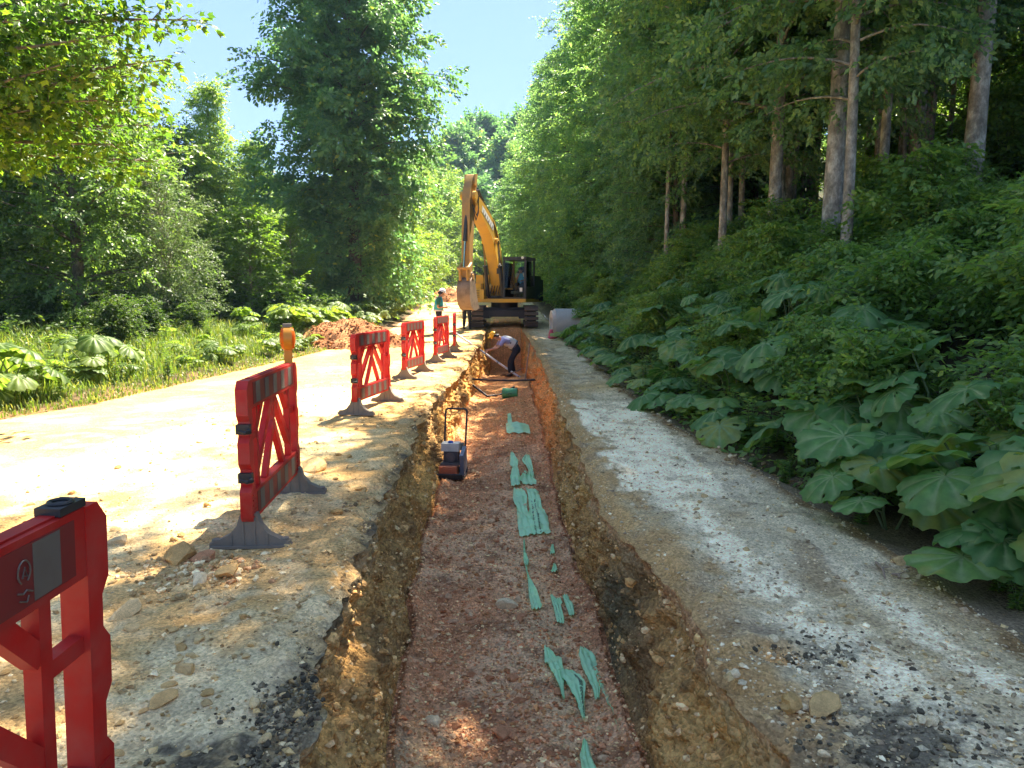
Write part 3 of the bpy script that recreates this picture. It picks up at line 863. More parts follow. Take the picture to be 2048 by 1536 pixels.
T_ROUND2 = kind('broadleaf_tree', M_BARKD, M_LEAF, 18, 50000, 9.0, 0.3, round_r(3.3), 100, 0.2, 1.1, 0.6, B_FINE, 0.35, 0.16, inner=0.25)
T_SPIRE = kind('spire_tree', M_BARK, M_LEAF, 19, 45000, 12.0, 0.8, cone_r(3.0), 105, 0.45, 0.9, 0.7, B_FINE, 0.33, 0.17, inner=0.15)
T_YOUNG = kind('young_tree', M_BARK, M_LEAFLT, 20, 15000, 7.0, 0.3, round_r(1.7), 70, 0.5, 1.2, 0.6, B_FINE, 0.32, 0.07, inner=0.2)
T_WILLOW = kind('willow_shrub', M_BARK, M_LEAFGY, 21, 26000, 4.6, 0.2, round_r(1.75), 80, 0.7, 1.3, 0.5, B_WIL, 0.22, 0.06, inner=0.2, sub=0.5)
T_FAR = kind('hill_tree', M_BARKD, M_LEAFDK, 22, 9000, 10.0, 1.0, round_r(3.6), 38, 0.3, 1.2, 0.4, B_BIG, 1.0, 0.2, inner=0.3, bough=False)

# ------------------------------------------------------------------ trees on the left
T_HORN.put(-7.9, 36, 0.6, 1.0, 'huge dark leafy tree towering alone over the left side of the road')
T_ROUND1.put(-12.4, 20.5, 0.3, 0.86, 'broad dense tree at the grassy verge whose rounded crown meets the sky gap', 'dense trees behind the verge')
T_ROUND2.put(-16.0, 20.0, 1.9, 1.08, 'dark bushy tree behind the tall weeds at the left edge of the photo', 'dense trees behind the verge')
T_ROUND1.put(-16.2, 25.0, 2.6, 1.04, 'taller broad tree rising behind the two dense verge trees', 'dense trees behind the verge')
T_ROUND2.put(-12.6, 27.5, 4.2, 0.80, 'low dark tree tucked behind the grey green willow shrub', 'dense trees behind the verge')
T_ROUND2.put(-20.5, 23.0, 0.9, 1.2, 'leafy tree filling the far left edge beneath the overhanging maple', 'dense trees behind the verge')
T_SPIRE.put(-16.4, 40.0, 0.2, (0.95, 0.95, 1.0), 'pointed tree with pale sunlit tip between the left trees and the huge tree')
T_SPIRE.put(-13.2, 37.5, 2.4, (0.9, 0.9, 0.74), 'shorter pointed dark tree just left of the huge tree')
T_WILLOW.put(-10.6, 21.8, 0.5, 1.0, 'pale grey green willow shrub behind the tall grass')
T_YOUNG.put(-9.6, 26.5, 2.5, (.95, .95, .62), 'bright green young tree between the willow shrub and the huge tree')
T_YOUNG.put(-9.3, 30.5, 0.5, 0.62, 'low bright sapling at the foot of the huge tree')
lab = 'yellow green tree by the far road right of the huge tree'
for x, y_, k, s, r_ in ((-8.3, 66, T_SPIRE, 1.15, 0.3), (-9.6, 57, T_ROUND1, 1.08, 1.4), (-7.6, 78, T_ROUND1, 1.25, 2.2), (-10.8, 50, T_ROUND2, 1.05, 3.0)):
    k.put(x, y_, r_, s, lab + {66: ', third from the camera', 57: ', second from the camera', 78: ', farthest away', 50: ', nearest the camera'}[y_], 'sunlit trees along the far road')
T_YOUNG.put(-6.9, 47, 1.0, 1.0, 'young sunlit tree leaning over the leafy band beyond the dirt mound')
lab = 'background tree half hidden behind the front trees on the left'
for i in range(13):
    x = -14 - 3.4 * i + rng.uniform(-1, 1); y_ = 46 + rng.uniform(-3, 9)
    (T_ROUND1, T_ROUND2, T_SPIRE)[i % 3].put(x, y_, rng.uniform(0, 6), rng.uniform(0.75, 0.95), 'background tree half hidden behind the front trees on the left, %s from the huge tree' % ORD[i], 'background trees on the left')

# ------------------------------------------------------------------ forest on the right
T_TALL1.put(5.45, 12.5, 0.4, 1.0, 'thick pale barked beech trunk standing mid slope among the shrubs')
T_TALL2.put(7.9, 12.6, 2.0, (1.15, 1.15, 1.0), 'straight mottled tall trunk nearest the upper right corner')
T_TALL2.put(9.4, 17.0, 3.4, 0.95, 'slender upright trunk between the thick pale beech and the corner trunk')
T_TALL2.put(6.75, 18.2, 5.0, 0.8, 'thin tall trunk just left of the thick pale beech')
T_POLE.put(6.0, 19.6, 1.0, 1.25, 'slim forking tree leaning at the forest edge, left one of a pair')
T_POLE.put(6.45, 20.3, 2.9, 1.2, 'slim forking tree leaning at the forest edge, right one of a pair')
T_POLE.put(4.5, 21.5, 4.1, 1.0, 'slim pale stem at the foot of the dense forest edge')
for x, y_, s_, r_, l in ((4.9, 17.2, 1.0, .3, 'leafy understorey tree spreading over the bank beside the slim leaning pair'), (5.25, 11.5, .95, 2.2, 'leafy understorey tree hanging its boughs in front of the thick pale beech'), (7.6, 14.6, 1.05, 4.0, 'leafy understorey tree between the thick pale beech and the corner trunk'), (5.2, 21.5, 1.05, 5.1, 'leafy understorey tree merging with the dense forest edge')):
    T_MID.put(x, y_, r_, s_, l, 'understorey trees on the bank')
T_EDGE2.put(5.1, 22.8, 2.2, .72, 'low leafy tree at the near end of the dense forest edge', 'understorey trees on the bank')
T_EDGE1.put(7.6, 24.5, .4, .8, 'leafy tree filling the gap behind the slim leaning pair', 'understorey trees on the bank')
edge = [(5.6, 25.5, T_EDGE2, .88), (5.3, 30, T_EDGE1, .92), (4.7, 35, T_EDGE2, 1.12), (4.2, 41, T_EDGE1, 1.12), (4.0, 47.5, T_EDGE2, 1.25), (3.9, 55, T_EDGE1, 1.2), (3.5, 63, T_EDGE2, 1.4), (3.0, 72, T_EDGE1, 1.32), (2.2, 82, T_EDGE2, 1.4), (0.6, 93, T_EDGE1, 1.2), (-1.6, 104, T_ROUND1, 1.2)]
names = ['drooping forest edge tree nearest the camera above the slim leaning stems', 'tall layered forest edge tree behind the digger cab', None]
for i, (x, y_, k, s) in enumerate(edge):
    l = names[0] if i == 0 else names[1] if i == 1 else 'layered forest edge tree in the receding wall of trees right of the digger'
    q_ = k.put(x, y_, 1.7 * i, s, l, 'forest edge trees along the right')
    q_['label'] = l if i < 2 else 'layered tree in the receding forest edge right of the digger, %s from the camera' % ORD[i]
SR = []
lab = 'x'
for i, (x, y_) in enumerate([(8.2, 25), (8.5, 31), (8.0, 37), (8.0, 44), (7.5, 52), (7.5, 61), (7, 72), (11.5, 28), (12, 36), (12, 48)]):
    SR.append((T_EDGE1, T_TALL1, T_EDGE2)[i % 3].put(x, y_, 2.1 * i, rng.uniform(1.0, 1.25), lab, 'second row of forest trees'))
number(SR, lambda o: o.location.y, 'tree standing behind the receding forest edge, %s from the camera')
lab = 'slim bare trunk deep in the shaded forest'
SL = []
for i in range(34):
    y_ = rng.uniform(13, 30); x = 7.0 + rng.uniform(0, 8.5) + max(0, (17 - y_)) * 0.25
    SL.append(T_POLE.put(x, y_, rng.uniform(0, 6), (rng.uniform(0.9, 1.4),) * 2 + (rng.uniform(1.0, 1.3),), lab, 'slim trunks inside the forest'))
number(SL, lambda o: -o.location.x / o.location.y, 'slim bare trunk deep in the shaded forest, %s from the right edge of the photo')
lab = 'tall forest tree whose crown closes the canopy above the upper right'
for i, (x, y_) in enumerate([(11.5, 21), (8.4, 22.5), (5.6, 15.6)]):
    T_TALL1.put(x, y_, 1.3 * i, rng.uniform(0.85, 1.05), 'tall forest tree closing the canopy at the upper right, %s from the camera' % ORD[(1, 2, 0)[i]], 'canopy trees on the right')
SB = []
for i in range(20):
    SB.append((T_ROUND1, T_ROUND2)[i % 2].put(17 + 4.2 * (i % 5) + rng.uniform(-1.5, 1.5), 13 + 8.5 * (i // 5) + rng.uniform(-2, 2), rng.uniform(0, 6), rng.uniform(.9, 1.2), 'x', 'trees on the slope behind the forest'))
number(SB, lambda o: -o.location.x / o.location.y, 'tree on the slope behind the forest trunks, %s from the right edge')
# trees on the hill behind the bend
lab = 'rounded tree on the wooded hill behind the excavator'
for i in range(64):
    y_ = 108 + 62 * (i / 64.0); x = -1 + rng.normal(0, 19)
    T_FAR.put(x, y_, rng.uniform(0, 6), rng.uniform(0.8, 1.35), lab, 'trees on the far hill', z=float(hillz(x, y_)))

# ------------------------------------------------------------------ overhanging maple, upper left
def maple():
    r = np.random.default_rng(77)
    t = thing('maple_tree', 'sunlit maple boughs hanging into the upper left corner above the road', 'tree', (-10.2, 8.6, float(land(-10.2, 8.6, False)) - .05))
    o = np.array([-10.2, 8.6, t.location[2]])
    mb = MB()
    mb.tube([(0, 0, -.3), (0.1, 0, 2.2), (0.25, -0.1, 4.5), (0.3, 0, 7.0), (0.5, 0.2, 9.5)], [0.32, 0.27, 0.22, 0.16, 0.05], 12)
    # limb ends as seen in the photograph: pixel and distance
    ends = [(395, 40, 8.3), (330, 120, 8.0), (270, 150, 8.6), (215, 200, 8.2), (300, 250, 9.4), (340, 325, 9.6), (250, 290, 9.0), (150, 245, 8.4), (60, 220, 8.0), (120, 130, 7.6), (230, 70, 7.6), (330, -60, 8.0), (180, -40, 7.4), (40, 40, 7.2), (60, -120, 7.6), (250, -160, 8.4), (-60, 130, 7.5), (-100, 260, 8.2), (130, 300, 9.5), (20, 300, 9.2), (400, -140, 9.2), (300, 200, 8.8), (200, 130, 8.9), (90, 60, 8.6), (280, 20, 8.8)]
    P, D, S = [], [], []
    for (px, py, Y) in ends:
        e = np.array(atY(px, py, Y)) - o
        h = 1.9 + r.uniform(0.2, 1.0) * max(0.2, (e[2] - 1.8)) * 0.75
        a = np.array([0.15, 0, min(h, 8)])
        c1 = a + (e - a) * 0.5 + np.array([0, r.normal(0, .25), 0.35 + r.normal(0, .1)])
        pts = []
        for q in np.linspace(0, 1, 9):
            p = (1 - q) ** 2 * a + 2 * q * (1 - q) * c1 + q * q * e
            pts.append(p + r.normal(0, 0.03, 3) * (0 < q < 1))
        mb.tube(pts, [0.065 * (1 - q) + 0.006 for q in np.linspace(0, 1, 9)], 6, cap=False)
        pts = np.array(pts)
        for s in np.arange(0.38, 1.0, 0.042):
            f = s * 8; j = min(int(f), 7)
            q = pts[j] + (pts[j + 1] - pts[j]) * (f - j)
            bd = pts[j + 1] - pts[j]; bd /= np.linalg.norm(bd)
            for sg in (-1, 1):
                th = sg * r.uniform(0.4, 1.3)
                sd = np.array([bd[0] * math.cos(th) - bd[1] * math.sin(th), bd[0] * math.sin(th) + bd[1] * math.cos(th), bd[2] * .4 + r.normal(-0.15, 0.25)])
                ln = r.uniform(0.15, 0.55) * (1.15 - 0.5 * s)
                tip = q + sd * ln
                mb.tube([q, q + sd * ln * 0.5 + [0, 0, .02], tip], [0.007, 0.005, 0.003], 4, cap=False)
                for w in np.linspace(0.25, 1, 4):
                    P.append(q + sd * ln * w); D.append(sd + r.normal(0, 0.55, 3)); S.append(r.uniform(0.75, 1.25))
    # lobed leaf, 5 fingers, base at the origin along +x, hanging a little
    def lobed(sz):
        out = []
        for a_, l_ in ((-100, .42), (-78, .40), (-55, .82), (-36, .50), (-14, .62), (0, 1.0), (14, .62), (36, .50), (55, .82), (78, .40), (100, .42)):
            a_ = math.radians(a_)
            out.append((0.10 + math.cos(a_) * l_ * sz * 0.62 + 0.1 * sz, math.sin(a_) * l_ * sz * 0.72, -0.18 * l_ * l_ * sz))
        return np.array([(0.08, 0, 0)] + out)
    L0 = lobed(0.108)
    P, D, S = np.array(P), np.array(D), np.array(S)
    n = len(P)
    # two to three leaves from every bud
    P = np.repeat(P, 5, 0) + r.normal(0, 0.07, (n * 5, 3)); S = np.repeat(S, 5)
    D = np.repeat(D, 5, 0) + r.normal(0, 0.6, (n * 5, 3)); D[:, 2] -= 0.35
    n = len(P)
    D /= np.linalg.norm(D, axis=1, keepdims=True)
    up = np.stack([r.normal(0, .45, n), r.normal(0, .45, n), np.ones(n)], 1)
    Yv = np.cross(up, D); Yv /= np.linalg.norm(Yv, axis=1, keepdims=True); Zv = np.cross(D, Yv)
    Rm = np.stack([D, Yv, Zv], -1)
    V = np.einsum('nij,mj->nmi', Rm, L0) * S[:, None, None] + P[:, None, :]
    m = len(L0)
    b = np.arange(n)[:, None] * m
    F = np.concatenate([np.stack([b[:, 0], b[:, 0] + k, b[:, 0] + k + 1], 1) for k in range(1, m - 1)])
    rv = np.repeat(r.uniform(0, 1, n), m)
    mb.build('trunk', M_BARKD, t)
    link('crown', mesh_np('crown', V.reshape(-1, 3), F, M_MAPLE, False, {'rnd': rv}), t)
maple()

# ------------------------------------------------------------------ shrubs, herbs, big leaves
def bush_mesh(seed, H, Rr, nst, bank, step, leafm):
    r = np.random.default_rng(seed)
    mb = MB(); P, D, S = [], [], []
    for i in range(nst):
        az = r.uniform(0, 2 * math.pi); out = Rr * r.uniform(0.2, 1.0); h = H * (1.05 - 0.5 * (out / Rr) ** 1.5) * r.uniform(0.75, 1.1)
        e = np.array([math.cos(az) * out, math.sin(az) * out, h])
        c = np.array([e[0] * .25, e[1] * .25, h * 0.95])
        pts = np.array([2 * q * (1 - q) * c + q * q * e for q in np.linspace(0, 1, 7)])
        mb.tube(pts, [0.012 - 0.009 * q for q in np.linspace(0, 1, 7)], 4, cap=False)
        for s in np.arange(0.18, 1.0, step / max(h, .5)):
            f = s * 6; j = min(int(f), 5)
            q = pts[j] + (pts[j + 1] - pts[j]) * (f - j)
            a = r.uniform(0, 6.28)
            for _ in range(2):
                a += 2.4
                P.append(q); D.append([math.cos(a), math.sin(a), r.normal(-0.05, 0.25)]); S.append(r.uniform(0.7, 1.2))
    V, rv = place_sprays(bank, P, D, S, r, 0.3)
    me = bpy.data.meshes.new('stem'); mb.bm.to_mesh(me); mb.bm.free(); me.materials.append(M_STALK)
    return me, leafmesh('foliage', V, rv, leafm)

B_SHR = bank_of_sprays(8, 9, 0.36, 0.105, 0.065, 600, curl=0.3)
B_SHR2 = bank_of_sprays(8, 11, 0.40, 0.085, 0.05, 650, curl=0.3)
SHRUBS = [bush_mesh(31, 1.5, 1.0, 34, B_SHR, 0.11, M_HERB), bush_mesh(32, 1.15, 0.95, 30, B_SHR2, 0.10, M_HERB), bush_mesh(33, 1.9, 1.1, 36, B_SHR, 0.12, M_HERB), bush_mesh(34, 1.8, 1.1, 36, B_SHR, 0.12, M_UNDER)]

def shrub(x, y_, k, s, label, group, rz):
    t = thing('shrub', label, 'shrub', (x, y_, float(land(x, y_, False)) - 0.06), rz, group, s)
    link('stem', SHRUBS[k][0], t); link('foliage', SHRUBS[k][1], t)
    return t

rs = random.Random(4)
lab_near = 'leafy shrub on the shaded bank behind the big round leaves'
lab_up = 'leafy shrub under the tall trunks higher on the shaded bank'
ROWS = [[], [], [], []]
for i in range(96):
    y_ = 3.6 + 27 * (i / 96.0) ** 1.15 + rs.uniform(-.4, .4)
    row = i % 4
    x = float(itp(y_, PATH_R)) + (1.35, 2.5, 3.7, 5.3)[row] + rs.uniform(-.45, .5)
    if row == 3 and y_ > 20: continue
    q_ = shrub(x, y_, rs.randrange(3), rs.uniform(0.7, 1.05) * (0.8 if row == 0 else 1.0), lab_near if row < 2 else lab_up, 'shrubs on the right bank', rs.uniform(0, 6.28))
    ROWS[row].append(q_)
for q_, w_ in zip(ROWS, ('just behind the big round leaves', 'in the second row up the bank', 'in the third row up the bank', 'in the top row under the tall trunks')):
    number(q_, lambda o: o.location.y, 'leafy shrub ' + w_ + ', %s from the camera')
EDG = []
for i in range(26):
    y_ = 29 + 34 * i / 26.0; x = float(itp(y_, PATH_R)) + rs.uniform(.7, 2.0)
    EDG.append(shrub(x, y_, rs.randrange(3), rs.uniform(.9, 1.4), 'x', 'shrubs at the forest foot', rs.uniform(0, 6.28)))
number(EDG, lambda o: o.location.y, 'shrub at the forest foot behind the concrete ring, %s from it')
CL = []
for i in range(34):
    y_ = rs.uniform(9, 27); x = 11 + rs.uniform(0, 9)
    CL.append(shrub(x, y_, rs.randrange(3), rs.uniform(1.0, 1.5), 'x', 'bushes in the clearing', rs.uniform(0, 6.28)))
number(CL, lambda o: -o.location.x / o.location.y, 'bush in the clearing behind the forest trunks, %s from the right edge of the photo')
lab_l = 'leafy bush among the tall weeds under the dense trees on the left'
LB = []
for i in range(30):
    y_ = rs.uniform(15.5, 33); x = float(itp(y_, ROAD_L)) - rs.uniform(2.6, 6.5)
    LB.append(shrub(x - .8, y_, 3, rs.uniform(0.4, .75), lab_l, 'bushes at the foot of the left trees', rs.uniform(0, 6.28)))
number(LB, lambda o: o.location.y, 'dark leafy bush at the foot of the left trees, %s from the camera')

# butterbur: round pleated leaves on thick stalks
def big_leaf(seed, R0):
    r = np.random.default_rng(seed)
    na, nr = 54, 8
    th = np.linspace(-math.pi, math.pi, na + 1)
    ph = r.uniform(0, 6.28, 4)
    rad = 0.80 + 0.20 * np.cos(th) + 0.022 * np.sin(5 * th + ph[0]) + 0.03 * np.sin(9 * th + ph[1]) + 0.026 * np.sign(np.sin(22 * th + ph[2])) + r.normal(0, 0.012, na + 1)
    notch = np.clip((math.pi - np.abs(th)) / 0.42, 0, 1)
    rad = rad * (0.16 + 0.84 * notch ** 0.6) * R0
    rad[-1] = rad[0]
    us = (np.arange(nr) + 1) / nr
    V, vein = [(0, 0, 0)], [1.0]
    vein_a = np.radians([0, 32, -32, 66, -66, 102, -102, 140, -140])
    side = r.normal(0, 0.12, 2)
    for u_ in us:
        for k in range(na):
            x, y_ = rad[k] * u_ * math.cos(th[k]), rad[k] * u_ * math.sin(th[k])
            dv = np.abs(th[k] - vein_a)
            dmin = dv.min()
            pleat = math.cos(min(dmin, 0.3) / 0.3 * math.pi)
            z = R0 * (0.20 * u_ - 0.36 * u_ * u_ - 0.05 * u_ * pleat + 0.03 * u_ * u_ * math.sin(7 * th[k] + ph[3])) + side[0] * x * u_ + side[1] * abs(y_) * u_ * 2
            V.append((x, y_, z))
            vein.append(1.0 if dmin * u_ < 0.030 and u_ < 0.97 else (0.35 if (abs(dmin - 0.14) < 0.05 and u_ > .5) else 0.0))
    F3, F4 = [], []
    hole = r.integers(0, 10 ** 6, 10 ** 4) % 61
    c = 0
    for k in range(na):
        F3.append((0, 1 + k, 1 + (k + 1) % na))
    F3 = [f for i, f in enumerate(F3) if i not in (na - 1,)]
    for j in range(nr - 1):
        for k in range(na - 1):
            c += 1
            if hole[c] == 0 and j > 1: continue
            a = 1 + j * na + k; F4.append((a, a + na, a + na + 1, a + 1))
    rv = np.full(len(V), r.uniform(0.1, 0.9)) + .25 * fbm(np.array(V)[:, 0] * 7, np.array(V)[:, 1] * 7, seed, 3, 3)
    return np.array(V), F3, F4, np.array(vein), rv

def leaf_mesh(seed, R0, mat):
    V, F3, F4, ve, rv = big_leaf(seed, R0)
    return mesh_np('leaf', V, [np.array(F3), np.array(F4)], mat, True, {'rnd': rv, 'vein': ve})

BIG = [leaf_mesh(700 + i, 0.34, M_BUTTER) for i in range(6)]
BIGL = [leaf_mesh(720 + i, 0.34, M_BUTTERL) for i in range(5)]

def butterbur(x, y_, n, h, s, label, group, seed, bank=BIG, facing=None, leafname='leaf'):
    r = random.Random(seed)
    z0 = float(land(x, y_, False)) - 0.03
    t = thing('butterbur_plant', label, 'plant', (x, y_, z0), 0, group)
    mb = MB()
    a0 = r.uniform(0, 6.28)
    for i in range(n):
        a = a0 + 2.4 * i + r.uniform(-.4, .4)
        if facing is not None: a = facing + (i - (n - 1) / 2.0) * 0.75 + r.uniform(-.3, .3)
        out = r.uniform(0.12, 0.5) * s; hh = h * r.uniform(0.55, 1.1)
        tip = Vector((math.cos(a) * out, math.sin(a) * out, hh))
        mb.tube([(math.cos(a) * .03, math.sin(a) * .03, 0), (tip.x * .35, tip.y * .35, hh * .6), tip], [0.013 * s, 0.010 * s, 0.007 * s], 6, cap=False)
        lo = link(leafname, bank[r.randrange(len(bank))], t)
        tilt = r.uniform(0.15, 0.62)
        e = Matrix.Rotation(a, 4, 'Z') @ Matrix.Rotation(tilt, 4, 'Y') @ Matrix.Rotation(r.uniform(-.25, .25), 4, 'X') @ Matrix.Rotation(r.uniform(-.3, .3), 4, 'Z')
        lo.matrix_local = Matrix.Translation(tip) @ e @ Matrix.Scale(s * r.uniform(0.72, 1.15), 4)
    mb.build('stalk', M_STALK, t)
    return t

# individually described ones close to the camera, then the strip along the path
near = [(3.05, 3.35, 4, 0.62, 1.12, 'butterbur plant with the largest pleated leaf, lowest at the right edge'),
        (2.95, 4.3, 5, 0.62, 1.05, 'butterbur plant with broad drooping leaves beside the twigs on the path'),
        (3.35, 4.6, 4, 0.7, 1.0, 'tall butterbur plant with upright leaves above the largest leaf'),
        (2.75, 5.2, 5, 0.55, 0.95, 'butterbur plant with torn drooping leaves hanging over the path edge'),
        (3.4, 5.6, 5, 0.75, 1.05, 'butterbur plant holding a wide flat leaf on a dark red stalk'),
        (2.75, 6.4, 5, 0.6, 0.95, 'butterbur plant with overlapping leaves next to the pale slab of path')]
near += [(2.72, 3.75, 4, 0.34, 0.85, 'low butterbur plant with leaves drooping to the ground beside the path twigs'),
         (2.62, 4.75, 4, 0.36, 0.8, 'low butterbur plant hanging over the path between the torn and the broad leaved ones'),
         (2.95, 2.75, 4, 0.42, 0.95, 'butterbur plant whose leaves are cut off by the lower right edge'),
         (3.3, 3.75, 4, 0.6, 1.0, 'butterbur plant cut off by the right edge above the largest leaf')]
k = 0
for (x, y_, n, h, s, l) in near:
    butterbur(x, y_, n, h, s, l, 'butterbur along the path', 900 + k, facing=math.pi + 0.35); k += 1
lab = 'butterbur plant with big round leaves lining the right side of the path'
BB = [[], [], [], []]
y_ = 5.4
while y_ < 27:
    for row in range(4):
        if row == 3 and (y_ > 18 or y_ < 9): continue
        if row == 2 and y_ < 6.5: continue
        x = float(itp(y_, PATH_R)) + (0.36, 0.85, 1.45, 2.2)[row] + rs.uniform(-.18, .2)
        if y_ < 7.5 and row == 0: continue
        q_ = butterbur(x, y_ + rs.uniform(-.3, .3), rs.choice((4, 5, 5)), (0.38, 0.60, 0.85, 0.95)[row] * rs.uniform(.85, 1.25), rs.uniform(0.8, 1.15), lab, 'butterbur along the path', 1000 + k); k += 1; BB[row].append(q_)
    y_ += 0.58 + 0.036 * y_
for q_, w_ in zip(BB, ('low butterbur plant at the very edge of the path', 'butterbur plant in the middle row beside the path', 'tall butterbur plant in the third row below the shrubs', 'butterbur plant highest on the bank among the shrubs')):
    number(q_, lambda o: -o.location.y, w_ + ', %s from the concrete ring')
lab = 'sunlit butterbur plant with pale leaves at the left road edge'
LV = []
for (px, py, n, h) in ((20, 835, 5, 0.75), (95, 815, 5, 0.65), (-40, 830, 4, .8), (230, 775, 4, 0.75), (265, 770, 3, 0.55), (60, 800, 4, 0.7)):
    x, y_ = at(px, py); x -= 0.45
    LV.append(butterbur(x, y_, n, h, 1.0, lab, 'butterbur at the left verge', 1200 + px, BIGL))
number(LV, lambda o: o.location.x / o.location.y, 'sunlit butterbur plant at the left road edge, %s from the left side of the photo')
# far band of the same plant: each plant one mesh
def joined_plant(seed, n, h):
    r = np.random.default_rng(seed)
    Vs, F, rvs, ves = [], [], [], []
    o = 0
    for i in range(n):
        V, F3, F4, ve, rv = big_leaf(seed * 10 + i, 0.34 * r.uniform(.7, 1.1))
        a = r.uniform(0, 6.28)
        e = Matrix.Rotation(a, 3, 'Z') @ Matrix.Rotation(r.uniform(.1, .6), 3, 'Y')
        V = V @ np.array(e).T + np.array([math.cos(a) * r.uniform(.1, .5), math.sin(a) * r.uniform(.1, .5), h * r.uniform(.5, 1.1)])
        q = np.array([f for f in F4])
        F.append(q + o); o += len(V); Vs.append(V); rvs.append(rv); ves.append(ve)
    return mesh_np('leaves', np.concatenate(Vs), np.concatenate(F), M_BUTTERL, True, {'rnd': np.concatenate(rvs), 'vein': np.concatenate(ves)})
JP = [joined_plant(61 + i, 7, 0.75) for i in range(3)]
VB = []
for i in range(44):
    y_ = 9.6 + 12 * (i / 44.0) ** 1.2; x = float(itp(y_, ROAD_L)) - .35 - rs.random() ** 1.4 * 3.4
    o = link('butterbur_plant', JP[i % 3])
    o.location = (x, y_, float(land(x, y_, False)) - .03); o.rotation_euler = (0, 0, rs.uniform(0, 6)); k_ = rs.uniform(.35, .75); o.scale = (k_, k_, k_ * .8)
    VB.append(tag(o, 'x', 'plant', 'small butterbur in the left verge'))
number(VB, lambda o: o.location.x / o.location.y, 'small sunlit broad leaved plant in the verge grass, %s from the left side')
lab = 'sunlit butterbur clump in the bright leafy band beyond the dirt mound'
for i in range(130):
    y_ = 21.5 + 36 * (i / 130.0) ** 1.3
    x = float(itp(y_, ROAD_L)) - 0.35 - rs.random() ** 1.3 * 2.6
    if y_ < 25 and x > -6.3: continue
    o = link('butterbur_plant', JP[i % 3])
    o.location = (x, y_, float(land(x, y_, False)) - .03); o.rotation_euler = (0, 0, rs.uniform(0, 6)); o.scale = (rs.uniform(.85, 1.25),) * 3
    tag(o, lab, 'plant', 'butterbur beyond the mound')

# nettle-like herbs
def herb_mesh(seed, h, leafm):
    r = np.random.default_rng(seed)
    mb = MB(); base, d, nrm, L, W = [], [], [], [], []
    for s_ in range(5):
        a = r.uniform(0, 6.28); lean = r.uniform(0.05, 0.35); hh = h * r.uniform(.6, 1.1)
        pts = [np.array([math.cos(a) * lean * q * q * hh, math.sin(a) * lean * q * q * hh, hh * q]) for q in np.linspace(0, 1, 6)]
        mb.tube(pts, [0.006, 0.005, 0.005, 0.004, 0.003, 0.002], 4, cap=False)
        for q in np.linspace(0.15, 1, 11):
            f = q * 5; j = min(int(f), 4); p = pts[j] + (pts[j + 1] - pts[j]) * (f - j)
            b = r.uniform(0, 6.28)
            for sg in (0, math.pi, math.pi / 2):
                base.append(p); v_ = np.array([math.cos(b + sg), math.sin(b + sg), 0.25 + r.normal(0, .15)]); d.append(v_ / np.linalg.norm(v_))
                L.append(0.12 * (1.15 - .6 * q)); W.append(0.045 * (1.15 - .5 * q))
    base, d = np.array(base), np.array(d)
    nrm = np.tile([0, 0, 1.0], (len(base), 1)) + r.normal(0, .2, (len(base), 3)); nrm -= (nrm * d).sum(1, keepdims=True) * d
    nrm /= np.linalg.norm(nrm, axis=1, keepdims=True)
    V = leaf_quads(base, d, nrm, np.array(L), np.array(W)).reshape(-1, 3)
    me = bpy.data.meshes.new('stem'); mb.bm.to_mesh(me); mb.bm.free(); me.materials.append(M_STALK)
    return me, leafmesh('foliage', V, np.repeat(r.uniform(0, 1, len(base)), 4), leafm)
HERBS = [herb_mesh(51, 0.75, M_HERB), herb_mesh(52, 0.55, M_HERB), herb_mesh(53, 0.8, M_LEAFLT)]
lab = 'upright leafy weed growing between the big round leaves by the path'
for i in range(74):
    y_ = 3.2 + 15 * (i / 46.0) ** 1.3; x = float(itp(y_, PATH_R)) + rs.uniform(0.3, 1.5)
    if i >= 46: y_ = 2.5 + 5.5 * (i - 46) / 28.0; x = float(itp(y_, PATH_R)) + rs.uniform(.12, .6)
    t = thing('weed', lab, 'plant', (x, y_, float(land(x, y_, False)) - .03), rs.uniform(0, 6), 'weeds beside the path', rs.uniform(.7, 1.25) if i < 46 else rs.uniform(.28, .55))
    q = rs.randrange(2)
    link('stem', HERBS[q][0], t); link('foliage', HERBS[q][1], t)
lab = 'sunlit leafy weed standing in the grass of the left verge'
for i in range(90):
    y_ = 9.2 + 13 * rs.random(); x = float(itp(y_, ROAD_L)) - rs.uniform(0.3, 3.6)
    t = thing('weed', lab, 'plant', (x, y_, float(land(x, y_, False)) - .03), rs.uniform(0, 6), 'weeds in the left verge', rs.uniform(.4, .8))
    link('stem', HERBS[2][0], t); link('foliage', HERBS[2][1], t)

# ground cover nobody could count
def scatter_leaves(name, xs, ys, zs, bank, smin, smax, mat, seed):
    r = np.random.default_rng(seed)
    n = len(xs)
    a = r.uniform(0, 6.28, n)
    D = np.stack([np.cos(a), np.sin(a), r.normal(0.15, .25, n)], 1)
    V, rv = place_sprays(bank, np.stack([xs, ys, zs], 1), D, r.uniform(smin, smax, n), r, .35)
    o = link(name, leafmesh(name, V, rv, mat)); tag(o, kind='stuff')
    return o
r = np.random.default_rng(3)
n = 5200
ys = 5.2 + 28 * r.uniform(0, 1, n) ** 1.25; xs = itp(ys, PATH_R) + 0.30 + 6.5 * r.uniform(0, 1, n) ** 1.2
zs = land(xs, ys, False) + r.uniform(0.02, 0.34, n) * sm(0, 1.2, xs - itp(ys, PATH_R))
scatter_leaves('undergrowth', xs, ys, zs, B_SHR, .6, 1.3, M_HERB, 1)
n = 2600
ys = 12 + 34 * r.uniform(0, 1, n); xs = itp(ys, ROAD_L) - 4.5 - 14 * r.uniform(0, 1, n) ** 1.4
